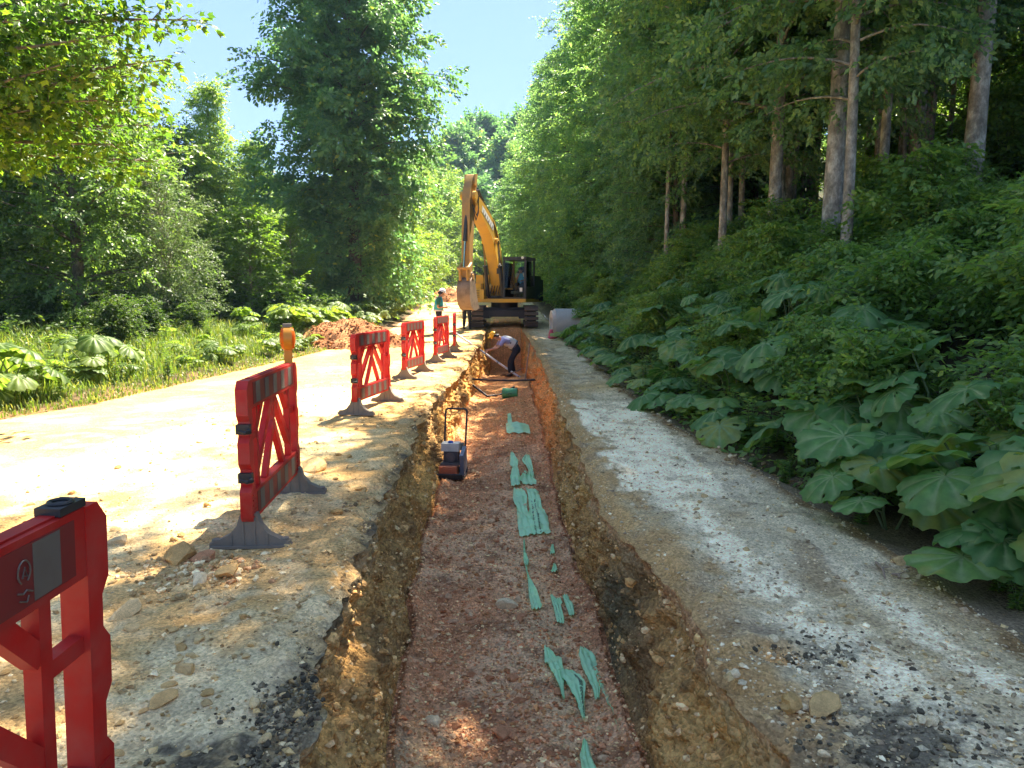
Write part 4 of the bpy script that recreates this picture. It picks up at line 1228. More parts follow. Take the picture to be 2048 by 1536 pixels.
scatter_leaves('undergrowth', xs, ys, land(xs, ys, False) + r.uniform(0.05, .6, n), B_SHR, .9, 1.6, M_UNDER, 2)
# grass of the left verge
n = 36000
ys = 8.0 + 20 * r.uniform(0, 1, n) ** 1.1; xs = itp(ys, ROAD_L) + 0.05 - 6.0 * r.uniform(0, 1, n) ** 1.3
pat = fbm(xs * .7, ys * .7, 0, 3, 5)
k_ = r.uniform(-1, 1, n) < pat + 0.75
xs, ys = xs[k_], ys[k_]; n = len(xs)
h = r.uniform(.10, .30, n) * (0.35 + 0.65 * sm(0.0, 1.3, itp(ys, ROAD_L) - xs)) * (1 + .8 * sm(2, 5, itp(ys, ROAD_L) - xs))
a = r.uniform(0, 6.28, n); lean = r.uniform(.15, .7, n)
b = np.stack([xs, ys, land(xs, ys, False)], 1); w = r.uniform(.006, .012, n)
sd = np.stack([-np.sin(a), np.cos(a), 0 * a], 1) * w[:, None]
m_ = b + np.stack([np.cos(a) * lean * h * .35, np.sin(a) * lean * h * .35, h * .62], 1)
tp = b + np.stack([np.cos(a) * lean * h, np.sin(a) * lean * h, h * (1 - .25 * lean)], 1)
V = np.stack([b - sd, b + sd, m_ + sd * .8, m_ - sd * .8, tp], 1).reshape(-1, 3)
i5 = np.arange(n)[:, None] * 5
F4 = np.concatenate([i5, i5 + 1, i5 + 2, i5 + 3], 1); F3 = np.concatenate([i5 + 3, i5 + 2, i5 + 4], 1)
tag(link('grass', mesh_np('grass', V, [F4, F3], M_GRASS, False, {'rnd': np.repeat(r.uniform(0, 1, n), 5)})), kind='stuff')

# ------------------------------------------------------------------ stones and gravel
def ico(sub):
    bm = bmesh.new()
    bmesh.ops.create_icosphere(bm, subdivisions=sub, radius=1.0)
    V = np.array([v.co[:] for v in bm.verts]); F = np.array([[v.index for v in f.verts] for f in bm.faces])
    bm.free()
    return V, F
I1, I1F = ico(1)
I2, I2F = ico(2)
OC = np.array([(1, 0, 0), (-1, 0, 0), (0, 1, 0), (0, -1, 0), (0, 0, 1), (0, 0, -1)], float)
OCF = np.array([(0, 2, 4), (2, 1, 4), (1, 3, 4), (3, 0, 4), (2, 0, 5), (1, 2, 5), (3, 1, 5), (0, 3, 5)])

def gravel(name, xs, ys, zs, size, cols, seed, fine=False):
    fine = fine or float(np.median(size)) < .0075
    r = np.random.default_rng(seed)
    n = len(xs)
    B, BF = (OC, OCF) if fine else (I1, I1F)
    sc_ = np.stack([r.uniform(.7, 1.3, n), r.uniform(.55, 1.0, n), r.uniform(.35, .75, n)], 1) * size[:, None]
    a = r.uniform(0, 6.28, n)
    V = B[None] * (1 + r.normal(0, .16, (n, len(B), 1))) * sc_[:, None, :]
    tl = r.normal(0, .35, n)
    V = np.stack([V[..., 0], V[..., 1] * np.cos(tl)[:, None] - V[..., 2] * np.sin(tl)[:, None], V[..., 1] * np.sin(tl)[:, None] + V[..., 2] * np.cos(tl)[:, None]], -1)
    V = np.stack([V[..., 0] * np.cos(a)[:, None] - V[..., 1] * np.sin(a)[:, None], V[..., 0] * np.sin(a)[:, None] + V[..., 1] * np.cos(a)[:, None], V[..., 2]], -1)
    V = V + np.stack([xs, ys, zs + sc_[:, 2] * .35], 1)[:, None, :]
    F = (np.arange(n)[:, None, None] * len(B) + BF[None]).reshape(-1, 3)
    o = link(name, mesh_np(name, V.reshape(-1, 3), F, M_STONE, False, {'col': np.repeat(cols, len(B), 0)}))
    tag(o, kind='stuff')

def palette(n, cols, r, v=.25):
    c = np.array(cols)[r.integers(0, len(cols), n)]
    return c * r.uniform(1 - v, 1 + v, (n, 1))

PAL_FLOOR = [(.27, .13, .09), (.33, .20, .155), (.39, .28, .225), (.20, .11, .07), (.43, .38, .30), (.30, .175, .11)]
PAL_ROAD = [(.30, .25, .18), (.36, .33, .28), (.26, .21, .14), (.40, .38, .34), (.22, .18, .13)]
PAL_PATH = [(.24, .22, .2), (.30, .28, .26), (.19, .165, .155), (.28, .235, .17), (.40, .40, .40)]
def ylog(r, n, a, b):
    return a * (b / a) ** r.uniform(0, 1, n)
r = np.random.default_rng(17)
n = 22000
ys = ylog(r, n, 2.9, 18); u_ = r.uniform(0, 1, n); ed = np.minimum(u_, 1 - u_) * 1.4; xs = floL(ys) + (floR(ys) - floL(ys)) * (0.01 + .98 * u_)
gravel('gravel', xs, ys, floorz(xs, ys) + .06 * sm(.20, 0, ed), np.clip(r.lognormal(-4.75, .5, n), .004, .028), palette(n, PAL_FLOOR, r), 1, True)
n = 9000
ys = ylog(r, n, 2.0, 22); xs = lipL(ys) - 0.03 - 3.2 * r.uniform(0, 1, n) ** 1.5
gravel('gravel', xs, ys, land(xs, ys) + .0, np.clip(r.lognormal(-5.0, .6, n), .003, .024), palette(n, PAL_ROAD + [(.20, .15, .10)], r, .35), 2)
n = 420
xs, ys = at(400, 1140)[0] + r.normal(0, .22, n), at(400, 1140)[1] + r.normal(0, .16, n)
gravel('gravel', xs, ys, land(xs, ys), np.clip(r.lognormal(-4.3, .5, n), .006, .035), palette(n, PAL_ROAD + [(.30, .2, .15)], r, .35), 8)
n = 10000
ys = ylog(r, n, 2.0, 16); xs = lipR(ys) + 0.02 + (itp(ys, PATH_R) + .15 - lipR(ys)) * r.uniform(0, 1, n)
gravel('gravel', xs, ys, land(xs, ys), np.clip(r.lognormal(-5.1, .6, n), .003, .022), palette(n, PAL_PATH, r, .35), 3)
# crumbs of asphalt at the broken edges
n = 2600
xs = np.concatenate([-0.78 + r.normal(0, .13, 1300), 1.42 + r.normal(0, .3, 420), 1.36 + r.normal(0, .16, 120)])
ys = np.concatenate([2.5 + r.normal(0, .25, 1300), 2.36 + r.normal(0, .2, 420), 3.0 + r.normal(0, .1, 120)])
ok = (xs < lipL(ys) - .01) | (xs > lipR(ys) + .01)
xs, ys = xs[ok], ys[ok]; n = len(xs)
gravel('asphalt_crumbs', xs, ys, land(xs, ys), np.clip(r.lognormal(-4.85, .45, n), .004, .02), palette(n, [(.05, .05, .052), (.08, .08, .08), (.035, .034, .036), (.12, .115, .11)], r), 4)
# white chippings on the path
n = 240
xs = 1.33 + r.normal(0, .17, n); ys = 2.86 + r.normal(0, .10, n)
gravel('chippings', xs, ys, land(xs, ys), np.clip(r.lognormal(-4.8, .35, n), .004, .014), palette(n, [(.46, .47, .49), (.38, .39, .41), (.50, .50, .50)], r, .12), 5)
# stones and lumps sticking out of the cut
for wi, (wx, wy, wz) in enumerate(WALLS):
    n = 5200
    yy_ = ylog(r, n, 2.4, 20); ri = np.searchsorted(YR, yy_).clip(0, NR - 1); ci = r.integers(2, 62, n)
    ok = fbm(yy_ * 1.5, ci / 9.0, wi, 3, 123) > r.uniform(-.9, .5, n)
    ri, ci = ri[ok], ci[ok]; n = len(ri)
    sz = np.clip(r.lognormal(-4.55, .65, n), .004, .05)
    gravel('wall_stones', wx[ri, ci], wy[ri, ci], wz[ri, ci] - sz * .3, sz, palette(n, [(.30, .21, .12), (.36, .28, .18), (.24, .17, .10), (.40, .35, .28), (.20, .15, .10)], r), 30 + wi)
# clods on the lip shoulders
n = 1500
ys = ylog(r, n, 4.6, 22); xs = lipL(ys) - np.abs(r.normal(0, .16, n)) - .02
ok = fbm(xs * 2.2, ys * 1.6, 0, 3, 66) > r.uniform(-.3, .7, n)
xs, ys = xs[ok], ys[ok]; n = len(xs)
gravel('clods', xs, ys, land(xs, ys) - .01, np.clip(r.lognormal(-4.1, .55, n), .008, .05), palette(n, [(.27, .20, .12), (.33, .25, .16), (.22, .17, .11), (.15, .125, .10)], r), 6)
n = 700
ys = ylog(r, n, 6, 26); xs = itp(ys, PATH_R) + r.normal(0.12, .12, n)
gravel('clods', xs, ys, land(xs, ys), np.clip(r.lognormal(-4.0, .5, n), .008, .045), palette(n, [(.13, .10, .07), (.18, .15, .12), (.24, .21, .18)], r), 7)

STONES = []
def stone_mesh(seed, col):
    r = np.random.default_rng(seed)
    V = I2 * (1 + 0.30 * fbm(I2[:, 0] * 1.3 + seed, I2[:, 1] * 1.3, I2[:, 2] * 1.3, 3, seed)[:, None])
    for _ in range(5):                       # split faces
        nv = r.normal(0, 1, 3); nv /= np.linalg.norm(nv)
        dd = V @ nv; lim = r.uniform(.45, .75)
        V = V - np.outer(np.maximum(0, dd - lim), nv)
    V = V * np.array([1.0, r.uniform(.6, .9), r.uniform(.4, .65)])
    c = np.tile(np.array(col), (len(V), 1)) * (1 + .15 * fbm(V[:, 0] * 3, V[:, 1] * 3, V[:, 2] * 3 + seed, 3, 5)[:, None])
    return mesh_np('stone', V, I2F, M_STONE, False, {'col': c})
ST_TAN = [stone_mesh(i, c) for i, c in enumerate([(.28, .215, .14), (.33, .28, .21), (.24, .18, .11), (.36, .32, .26)])]
ST_RED = [stone_mesh(20 + i, c) for i, c in enumerate([(.26, .15, .115), (.30, .215, .19), (.21, .115, .085), (.34, .285, .26)])]
ST_GREY = [stone_mesh(40 + i, c) for i, c in enumerate([(.27, .25, .23), (.36, .345, .33), (.26, .21, .15)])]
def stone(me, x, y_, z, s, label, group, rz):
    o = link('stone', me)
    o.location = (x, y_, z + s * .12); o.rotation_euler = (rs.uniform(-.3, .3), rs.uniform(-.3, .3), rz); o.scale = (s, s, s)
    tag(o, label, 'stone', group)
# remembered single stones
for (px, py, s, me, l, zf) in (
        (355, 1122, .085, ST_TAN[2], 'flat brown slab of rock, largest of the small stone heap between the first two barriers', 0),
        (408, 1120, .045, ST_RED[0], 'rusty pink stone on top of the small stone heap between the barriers', 0),
        (455, 1143, .065, ST_TAN[0], 'rounded brown rock at the right end of the small stone heap', 0),
        (400, 1158, .040, ST_GREY[1], 'pale stone at the front of the small stone heap', 0),
        (250, 1222, .050, ST_TAN[3], 'tan stone lying alone behind the first barrier', 0),
        (322, 1410, .042, ST_TAN[0], 'oblong brown stone on the road in front of the stone heap', 0),
        (510, 1408, .026, ST_TAN[3], 'pale stone resting on the black asphalt crumbs', 0),
        (370, 1340, .032, ST_GREY[2], 'grey brown stone midway along the foreground road', 0),
        (240, 1080, .05, ST_GREY[0], 'dark lump of asphalt beside the first barrier post', 0),
        (630, 938, .09, ST_TAN[1], 'pale flat rock at the foot of the second barrier by the trench lip', 0),
        (1009, 1210, .062, ST_GREY[1], 'large pale angular stone alone in the middle of the trench floor', 1),
        (1005, 1468, .045, ST_RED[0], 'reddish stone in the near trench floor', 1),
        (868, 1442, .036, ST_GREY[1], 'grey stone on the near left of the trench floor', 1),
        (1812, 1127, .05, ST_GREY[2], 'rounded tan stone by the twigs at the path edge', 0),
        (1645, 1408, .055, ST_TAN[0], 'brown stone on the right trench lip behind the asphalt crumbs', 0),
        (1590, 1400, .04, ST_TAN[2], 'smaller brown stone beside the trench lip at lower right', 0)):
    z = -.93 if zf else 0
    x, y_ = at(px, py, z)
    z = float(floorz(x, y_)) if zf else float(land(x, y_))
    stone(me, x, y_, z, s * 1.75, l, 'picked out stones', rs.uniform(0, 6))
for (cnt, fn, bank_, l, g, smin, smax) in (
        (110, 'floor', ST_RED, 'loose reddish stone lying on the crushed stone of the trench floor', 'loose stones on the trench floor', .018, .045),
        (80, 'road', ST_TAN, 'loose tan stone on the bare road left of the trench', 'loose stones on the road', .016, .040),
        (65, 'path', ST_GREY, 'loose grey stone on the dusty path right of the trench', 'loose stones on the path', .014, .034)):
    for i in range(cnt):
        if fn == 'floor':
            y_ = 3.2 * (10 / 3.2) ** rs.random(); x = float(floL(y_)) + .08 + rs.random() * (float(floR(y_) - floL(y_)) - .16); z = float(floorz(x, y_))
        elif fn == 'road':
            y_ = 2.2 * (9 / 2.2) ** rs.random(); x = float(lipL(y_)) - .05 - 2.6 * rs.random() ** 1.4; z = float(land(x, y_))
        else:
            y_ = 2.2 * (9 / 2.2) ** rs.random(); x = float(lipR(y_)) + .06 + rs.random() * (float(itp(y_, PATH_R) - lipR(y_))); z = float(land(x, y_))
        stone(bank_[rs.randrange(len(bank_))], x, y_, z, rs.uniform(smin, smax) * (1 + .04 * y_), l, g, rs.uniform(0, 6))

# dirt mounds
def mound(x, y_, rx, ry, h, label, seed):
    n = 70
    gx, gy = np.meshgrid(np.linspace(-1.25, 1.25, n), np.linspace(-1.25, 1.25, n))
    rr_ = np.sqrt(gx ** 2 + gy ** 2) + .10 * fbm(gx * 2, gy * 2, 0, 3, seed)
    prof = np.clip(1 - rr_, 0, 1)
    z = h * (1.25 * prof - .25 * prof ** 2) ** 1.0 + (.05 * fbm(gx * 9, gy * 9, 0, 4, seed + 1) + .03 * fbm(gx * 24, gy * 24, 0, 2, seed + 2)) * sm(0, .15, prof) - .04 * (prof <= 0)
    X = x + gx * rx; Y = y_ + gy * ry
    Z = land(X, Y, False) + z - .01
    n2 = fbm(gx * 7, gy * 7, 0, 4, seed + 3)
    c = col_mix(np.broadcast_to(C3(.13, .066, .042), X.shape + (3,)).copy(), C3(.20, .125, .085), sm(0, .8, n2))
    c = col_mix(c, C3(.07, .04, .028), sm(.1, .8, -n2))
    i = np.arange(n - 1)[:, None] * n + np.arange(n - 1)[None, :]
    F = np.stack([i, i + 1, i + n + 1, i + n], -1).reshape(-1, 4)
    t = thing('dirt_mound', label, 'dirt mound', (x, y_, float(land(x, y_, False))))
    me = mesh_np('soil', np.stack([X - x, Y - y_, Z - t.location[2]], -1).reshape(-1, 3), F, M_CLAY, True, {'col': c.reshape(-1, 3)})
    link('soil', me, t)
    r = np.random.default_rng(seed)
    m = 2200
    a = r.uniform(0, 6.28, m); q = np.sqrt(r.uniform(0, 1, m)) * 1.05
    qx, qy = np.cos(a) * q, np.sin(a) * q
    ii = np.clip(((qx + 1.25) / 2.5 * (n - 1)).round().astype(int), 0, n - 1); jj = np.clip(((qy + 1.25) / 2.5 * (n - 1)).round().astype(int), 0, n - 1)
    gravel('clods', X[jj, ii], Y[jj, ii], Z[jj, ii], np.clip(r.lognormal(-3.75, .5, m), .012, .09), palette(m, [(.13, .07, .045), (.17, .10, .07), (.09, .05, .035), (.21, .14, .10)], r), seed)
    o = [q_ for q_ in COL.objects if q_.name.startswith('clods')][-1]
    o.parent = t; o.matrix_parent_inverse = Matrix.Translation(-t.location)
mound(-4.95, 21.8, 1.9, 1.6, .88, 'red brown dirt mound on the road edge left of the barriers', 301)
mound(-5.0, 56, 2.7, 2.2, 1.0, 'second reddish dirt mound blocking the far end of the road', 302)

# ------------------------------------------------------------------ barriers
BL, BH0, BH1 = 1.32, 0.17, 1.05
def barrier_proto():
    t = thing('road_barrier', 'x', 'barrier')
    mb = MB()
    f = lambda a, b, w: Vector((a, w, b))
    hw = BL / 2
    pw = .090
    def bar(p, q, w, th):
        p, q = Vector(p), Vector(q); d_ = (q - p).normalized(); n_ = Vector((-d_.y, d_.x)) * w / 2
        mb.prism([tuple(p + n_), tuple(p - n_), tuple(q - n_), tuple(q + n_)], f, -th, th, .006)
    for s in (-1, 1):          # notched end posts
        o = [(hw - pw, BH0), (hw - .02, BH0), (hw, BH0 + .03), (hw, .36), (hw - .03, .40), (hw - .03, .50), (hw, .54), (hw, .67), (hw - .03, .71), (hw - .03, .80), (hw, .84), (hw, BH1 - .05), (hw - .04, BH1), (hw - pw, BH1)]
        o = [(s * a, b) for a, b in o]
        if s < 0: o = o[::-1]
        mb.prism(o, f, -.036, .036, .007)
        iv = hw - .235
        bar((s * (hw - pw + .004), .69), (s * (iv + .015), .69), .045, .019)
        bar((s * iv, .345), (s * iv, .885), .042, .021)
        bar((s * .02, .885), (s * (iv - .012), .47), .055, .0195)
        bar((s * .27, .89), (s * (iv - .012), .735), .052, .0202)
        bar((s * .004, .69), (s * .24, .345), .052, .0185)
        for k_ in range(5):    # little ribs at the lower corners
            mb.box((s * (hw - .06), -.037, .20 + .034 * k_), (.07, .008, .010))
            mb.box((s * (hw - .06), .037, .20 + .034 * k_), (.07, .008, .010))
    bar((0, .88), (0, .66), .04, .0175)
    mb.prism([(-hw + pw - .002, .872), (hw - pw + .002, .872), (hw - pw + .002, BH1), (-hw + pw - .002, BH1)], f, -.033, .033, .007)
    mb.prism([(-hw + pw - .002, BH0), (hw - pw + .002, BH0), (hw - pw + .002, .352), (-hw + pw - .002, .352)], f, -.033, .033, .007)
    mb.box((0, 0, BH1 + .002), (BL - .30, .036, .008), .002)
    mb.build('panel', M_RED, t)
    for zc, hh in ((.962, .14), (.262, .14)):
        for sd in (-1, 1):
            MB().box((0, sd * .0338, zc), (BL - .27, .0025, hh), .0005).build('band', M_BAND, t)
    me = None
    for zc, hh in ((.962, .132), (.262, .132)):
        for sd in (-1, 1):
            for k_ in range(5):
                if me is None:
                    o = MB().box((0, 0, 0), (.095, .004, hh), .001).build('reflector', M_REFL, t); me = o.data
                else:
                    o = link('reflector', me, t)
                o.location = (-.42 + .21 * k_, sd * .0345, zc)
    for s in (-1, 1):
        for zc in (.45, .755):
            if s > 0: continue
            m2 = MB()
            m2.tube([(s * (hw - .03), -.02, zc), (s * (hw + .015), -.045, zc - .012), (s * (hw + .055), -.03, zc - .010), (s * (hw + .06), .01, zc + .006)], [.016, .014, .012, .008], 8)
            m2.box((s * (hw - .02), 0, zc), (.04, .084, .06), .006)
            m2.build('clip', M_BLACK, t)
        m3 = MB()
        prof = [(-.245, 0), (-.245, .03), (-.20, .045), (-.12, .085), (-.075, .14), (-.05, .215), (.05, .215), (.075, .14), (.12, .085), (.20, .045), (.245, .03), (.245, 0)]
        g = lambda a, b, w: Vector((s * .60 + w, a, b))
        m3.prism(prof, g, -.030, .030, .006)
        for a_ in (-.11, -.035, .035, .11):
            hgt = float(np.interp(abs(a_), [.05, .075, .12, .2, .245], [.2, .14, .085, .045, .03]))
            m3.box((s * .60, a_, hgt * .5), (.074, .012, hgt * .92))
        for a_ in (-.21, .21):
            m3.tube([(s * .60, a_, .005), (s * .60, a_, .05)], [.030, .028], 10)
        m3.prism([(-.25, -.002), (.25, -.002), (.235, .014), (-.235, .014)], g, -.05, .05, .004)
        m3.build('foot', M_RUBBER, t)
    return t
bp_ = barrier_proto()
bk = kids_of(bp_)
BARS = [(-1.06, 1.16, .0, 'nearest red plastic barrier, cut off by the left edge, with a black lamp socket'),
        (-1.69, 4.92, .07, 'second red plastic barrier carrying the amber warning lamp'),
        (-1.94, 9.78, -.17, 'third red plastic barrier on grey feet in full sun'),
        (-1.93, 13.9, -.16, 'fourth red barrier between the larger sunlit one and the group near the digger'),
        (-1.69, 17.05, -.14, 'fifth red barrier just in front of the worker in the teal vest'),
        (-1.63, 20.2, .06, 'farthest red barrier seen nearly edge on beside the long pole')]
BARO = []
for i, (x, y_, a, l) in enumerate(BARS):
    o = bp_ if i == 0 else copy_tree(bp_, bk)
    o.location = (x, y_, float(land(x, y_)) + .0)
    o.rotation_euler = (0, 0, R(90) + a)
    tag(o, l, 'barrier', 'red road barriers along the trench')
    if i == 0: o.rotation_euler = (R(2.2), 0, R(90)); o.location.x -= .075; o.location.y -= .02
    BARO.append(o)
# socket and little emblem on the nearest one
m = MB()
m.box((.53, 0, BH1 + .012), (.10, .062, .02), .004)
for k_ in range(14):
    a0, a1 = 2 * math.pi * k_ / 14, 2 * math.pi * (k_ + 1) / 14
m.tube([(.53 + .026 * math.cos(a), .024 * math.sin(a), BH1 + .024) for a in np.linspace(0, 2 * math.pi, 17)], .006, 6, cap=False)
m.build('lamp_socket', M_BLACK, BARO[0])
m = MB()
yy = -.0375
ring = [(.34 + .020 * math.cos(a), yy, .975 + .026 * math.sin(a)) for a in np.linspace(R(-60), R(240), 14)]
m.tube(ring, .0022, 4)
m.tube([(.334, yy, .962), (.342, yy, .985), (.350, yy, .962), (.336, yy, .968)], .0020, 4)
m.tube([(.317, yy, .934), (.335, yy, .927), (.345, yy, .932), (.365, yy, .922)], .0022, 4)
m.tube([(.322, yy, .915), (.345, yy, .905), (.352, yy, .918)], .0020, 4)
m.build('emblem', M_GREYMARK if False else M_REFL, BARO[0])

# warning lamp on the second barrier
o2 = BARO[1]
lp = o2.matrix_basis @ Vector((.55, 0, BH1))
t = thing('warning_lamp', 'amber warning lamp with grey cap standing on the second red barrier', 'lamp', lp, R(90) + .07 + .25)
MB().box((0, 0, .075), (.075, .06, .15), .008).build('base', M_AMBER, t)
m = MB()
for s in (-1, 1):
    m.tube([(0, s * .028, .19), (0, s * .045, .19), (0, s * .058, .19)], [.088, .080, .03], 24)
m.build('lens', M_LENS, t)
m = MB(); m.tube([(0, -.031, .19), (0, .031, .19)], [.096, .096], 28); m.build('lamp_housing', M_AMBER, t)
m = MB(); m.box((0, 0, .285), (.075, .066, .035), .012); m.build('cap', M_RUBBER, t)
m = MB(); m.tube([(.02, -.031, .04), (.02, -.034, .04)], .006, 8); m.build('screw', M_BLACK, t)

# ------------------------------------------------------------------ excavator
EX = Vector((-0.35, 32.9, float(land(-.35, 32.9, False)) + .005))
ex = thing('excavator', 'yellow tracked excavator parked across the end of the trench with its arm raised', 'excavator', EX)
HA = Matrix.Rotation(R(-16), 4, 'Z')
# tracks
shoe_me = None
for s in (-1, 1):
    mb = MB()
    xc = s * 1.19
    L2, rz_ = 1.72, .40
    prof = [(-L2, .06), (L2, .06), (L2 + .28, .2), (L2 + .34, .42), (L2 + .2, .68), (L2 - .1, .76), (-L2 + .1, .76), (-L2 - .2, .68), (-L2 - .34, .42), (-L2 - .28, .2)]
    mb.prism(prof, lambda a, b, w: Vector((xc + w, a, b)), -.20, .20, .02)
    trk = mb.build('track', M_DARK, ex)
    # closed chain of shoes
    path = []
    for a in np.arange(-L2, L2, .01): path.append((a, .0, 0.0))
    for a in np.linspace(-math.pi / 2, math.pi / 2, 60): path.append((L2 + .43 * math.cos(a), .43 + .43 * math.sin(a), a + math.pi / 2))
    for a in np.arange(L2, -L2, -.01): path.append((a, .86, math.pi))
    for a in np.linspace(math.pi / 2, 3 * math.pi / 2, 60): path.append((-L2 + .43 * math.cos(a), .43 + .43 * math.sin(a), a + math.pi / 2))
    path = np.array(path)
    dl = np.r_[0, np.cumsum(np.linalg.norm(np.diff(path[:, :2], axis=0), axis=1))]
    nsh = 46
    for k_ in range(nsh):
        q = dl[-1] * k_ / nsh
        j = int(np.searchsorted(dl, q)); j = min(j, len(path) - 1)
        if shoe_me is None:
            m = MB(); m.box((0, 0, .02), (.60, .135, .03), .004)
            for yy in (-.05, .045): m.box((0, yy, -.008), (.60, .022, .05))
            so = m.build('track_shoe', M_TRACK, trk, smooth=False); shoe_me = so.data
        else:
            so = link('track_shoe', shoe_me, trk)
        so.location = (xc, path[j, 0], path[j, 1] + .012)
        so.rotation_euler = (path[j, 2], 0, 0)
m = MB()
m.box((0, 0, .62), (1.9, 1.1, .42), .05); m.box((0, -1.05, .58), (1.78, .22, .26), .03); m.box((0, 1.05, .58), (1.78, .22, .26), .03)
m.tube([(0, 0, .80), (0, 0, 1.06)], [.62, .62], 28)
for s in (-1, 1): m.box((s * .8, 0, .5), (.3, 2.4, .3), .03)
m.build('undercarriage', M_DARK, ex)
# upper body
m = MB()
m.box((0, .35, 1.14), (2.5, 3.5, .16), .02)
m.box((-.9, -.85, 1.42), (.80, 1.3, .42), .05)
m.box((-.98, .6, 1.75), (.62, 1.7, 1.1), .06)
m.box((.05, 1.2, 1.72), (1.4, 1.1, 1.02), .08)
m.box((-.95, -.95, 1.75), (.42, .55, .28), .09)
m.build('body', M_YEL, ex, M=HA)
m = MB(); m.prism([(-1.3, 1.55), (1.3, 1.55), (1.3, 2.2), (.7, 2.62), (-.7, 2.62), (-1.3, 2.2)], lambda a, b, w: Vector((a, b, w)), 1.12, 2.12, .06)
m.build('counterweight', M_DARK, ex, M=HA)
m = MB(); m.box((1.02, .95, 1.72), (.64, 1.2, 1.08), .05); m.build('engine_door', M_DARK, ex, M=HA)
m = MB(); m.box((-.98, -1.2, 1.55), (.34, .02, .30), .004)
for k_ in range(5): m.box((-.95, -1.52, 1.30 + .07 * k_), (.5, .02, .02))
m.build('grille', M_DARK, ex, M=HA)
m = MB()
m.tube([(-1.25, -1.4, 1.6), (-1.25, -1.4, 2.35), (-1.25, -.4, 2.35), (-1.25, -.4, 1.7)], .02, 6)
m.tube([(-.55, -1.4, 1.6), (-.55, -1.4, 2.35), (-.55, -.5, 2.35)], .02, 6)
m.build('handrail', M_DARK, ex, M=HA)
# cab
cx0, cx1, cy0, cy1, cz0, cz1 = .40, 1.42, -1.62, .10, 1.24, 3.0
m = MB()
for (x, y_) in ((cx0 + .035, cy0 + .04), (cx1 - .035, cy0 + .04), (cx1 - .035, cy1 - .04), (cx0 + .035, cy1 - .04), (cx1 - .035, -.62)):
    lean = .10 if y_ < -1 else 0
    m.prism([(y_ - .035 , cz0), (y_ + .035, cz0), (y_ + .035 + lean, cz1 - .08), (y_ - .035 + lean, cz1 - .08)], lambda a, b, w: Vector((x + w, a, b)), -.035, .035, .01)
m.box(((cx0 + cx1) / 2, cy1 - .02, 1.52), (cx1 - cx0 - .08, .05, .5), .01)
m.box((cx1 - .02, -.3, 1.52), (.03, .7, .5), .008)
m.box((cx0 + .02, -.65, 1.45), (.03, 1.4, .36), .008)
m.box(((cx0 + cx1) / 2, cy0 + .06, cz0 + .02), (cx1 - cx0, .1, .07), .01)
cab = m.build('cab', M_DARK, ex, M=HA)
m = MB(); m.box(((cx0 + cx1) / 2, (cy0 + cy1) / 2 + .06, cz1 - .03), (cx1 - cx0 + .04, cy1 - cy0 - .06, .13), .045); m.build('roof', M_DARK, cab, M=HA)
m = MB(); m.box(((cx0 + cx1) / 2, (cy0 + cy1) / 2, cz0 - .09), (cx1 - cx0 + .06, cy1 - cy0 + .06, .14), .02); m.build('cab_base', M_YEL, ex, M=HA)
wc = (cx0 + cx1) / 2
for nm, c, d, in (('window', (wc, cy0 + .09, 2.28), (cx1 - cx0 - .13, .006, 1.22)), ('window', (wc, cy0 + .05, 1.46), (cx1 - cx0 - .13, .006, .34)), ('window', (wc, cy1 - .03, 2.3), (cx1 - cx0 - .13, .006, 1.02)), ('window', (cx0 + .03, -.75, 2.25), (.006, 1.5, 1.1))):
    m = MB(); m.box(c, d, rot=Matrix.Rotation(-.06 if abs(c[1] - (cy0 + .09)) < .01 else 0, 3, 'X')); m.build(nm, M_GLASS, cab, smooth=False, M=HA)
m = MB(); m.box((cx1 + .012, -1.12, 2.3), (.02, .9, 1.15), .004); dr = m.build('door', M_GLASS, cab, M=HA)
m = MB()
for zz in (1.72, 2.88): m.box((cx1 + .015, -1.12, zz), (.035, .92, .05), .006)
for yy in (-1.56, -.68): m.box((cx1 + .016, yy, 2.3), (.034, .05, 1.15), .006)
m.box((cx1 + .014, -1.12, 1.45), (.03, .92, .5), .008)
m.build('door_frame', M_DARK, dr, M=HA)
m = MB(); m.box((cx1 - .2, cy0 + .045, 1.62), (.12, .004, .17)); m.build('sticker', M_WHITE, cab, M=HA)
m = MB()
m.box((wc + .02, -.45, 1.72), (.52, .5, .14), .05); m.box((wc + .02, -.2, 2.1), (.5, .14, .72), .06); m.box((wc + .02, -.17, 2.56), (.3, .1, .2), .04)
m.box((wc + .02, -.45, 1.45), (.4, .4, .42), .02)
m.build('seat', M_BLACK, cab, M=HA)
m = MB()
for s in (-1, 1): m.box((wc + s * .33, -.65, 1.75), (.14, .5, .16), .03); m.tube([(wc + s * .33, -.85, 1.8), (wc + s * .33, -.9, 2.0)], [.018, .03], 8)
m.box((wc, -1.15, 1.5), (.5, .12, .12), .02)
for s in (-1, 1): m.tube([(wc + s * .12, -1.2, 1.3), (wc + s * .12, -1.12, 1.75)], .015, 6)
m.build('controls', M_DARK, cab, M=HA)
m = MB()
m.tube([(cx0 - .02, cy0 + .02, 2.72), (cx0 - .16, cy0 - .1, 2.72), (cx0 - .16, cy0 - .1, 2.5)], .012, 6)
m.box((cx0 - .16, cy0 - .11, 2.42), (.14, .04, .24), .02)
m.build('mirror', M_DARK, cab, M=HA)
m = MB(); m.tube([(cx1 - .12, cy0 + .06, cz1 - .02), (cx1 - .12, cy0 - .02, cz1 - .02)], [.05, .06], 12); m.build('work_lamp', M_WHITE, cab, M=HA)
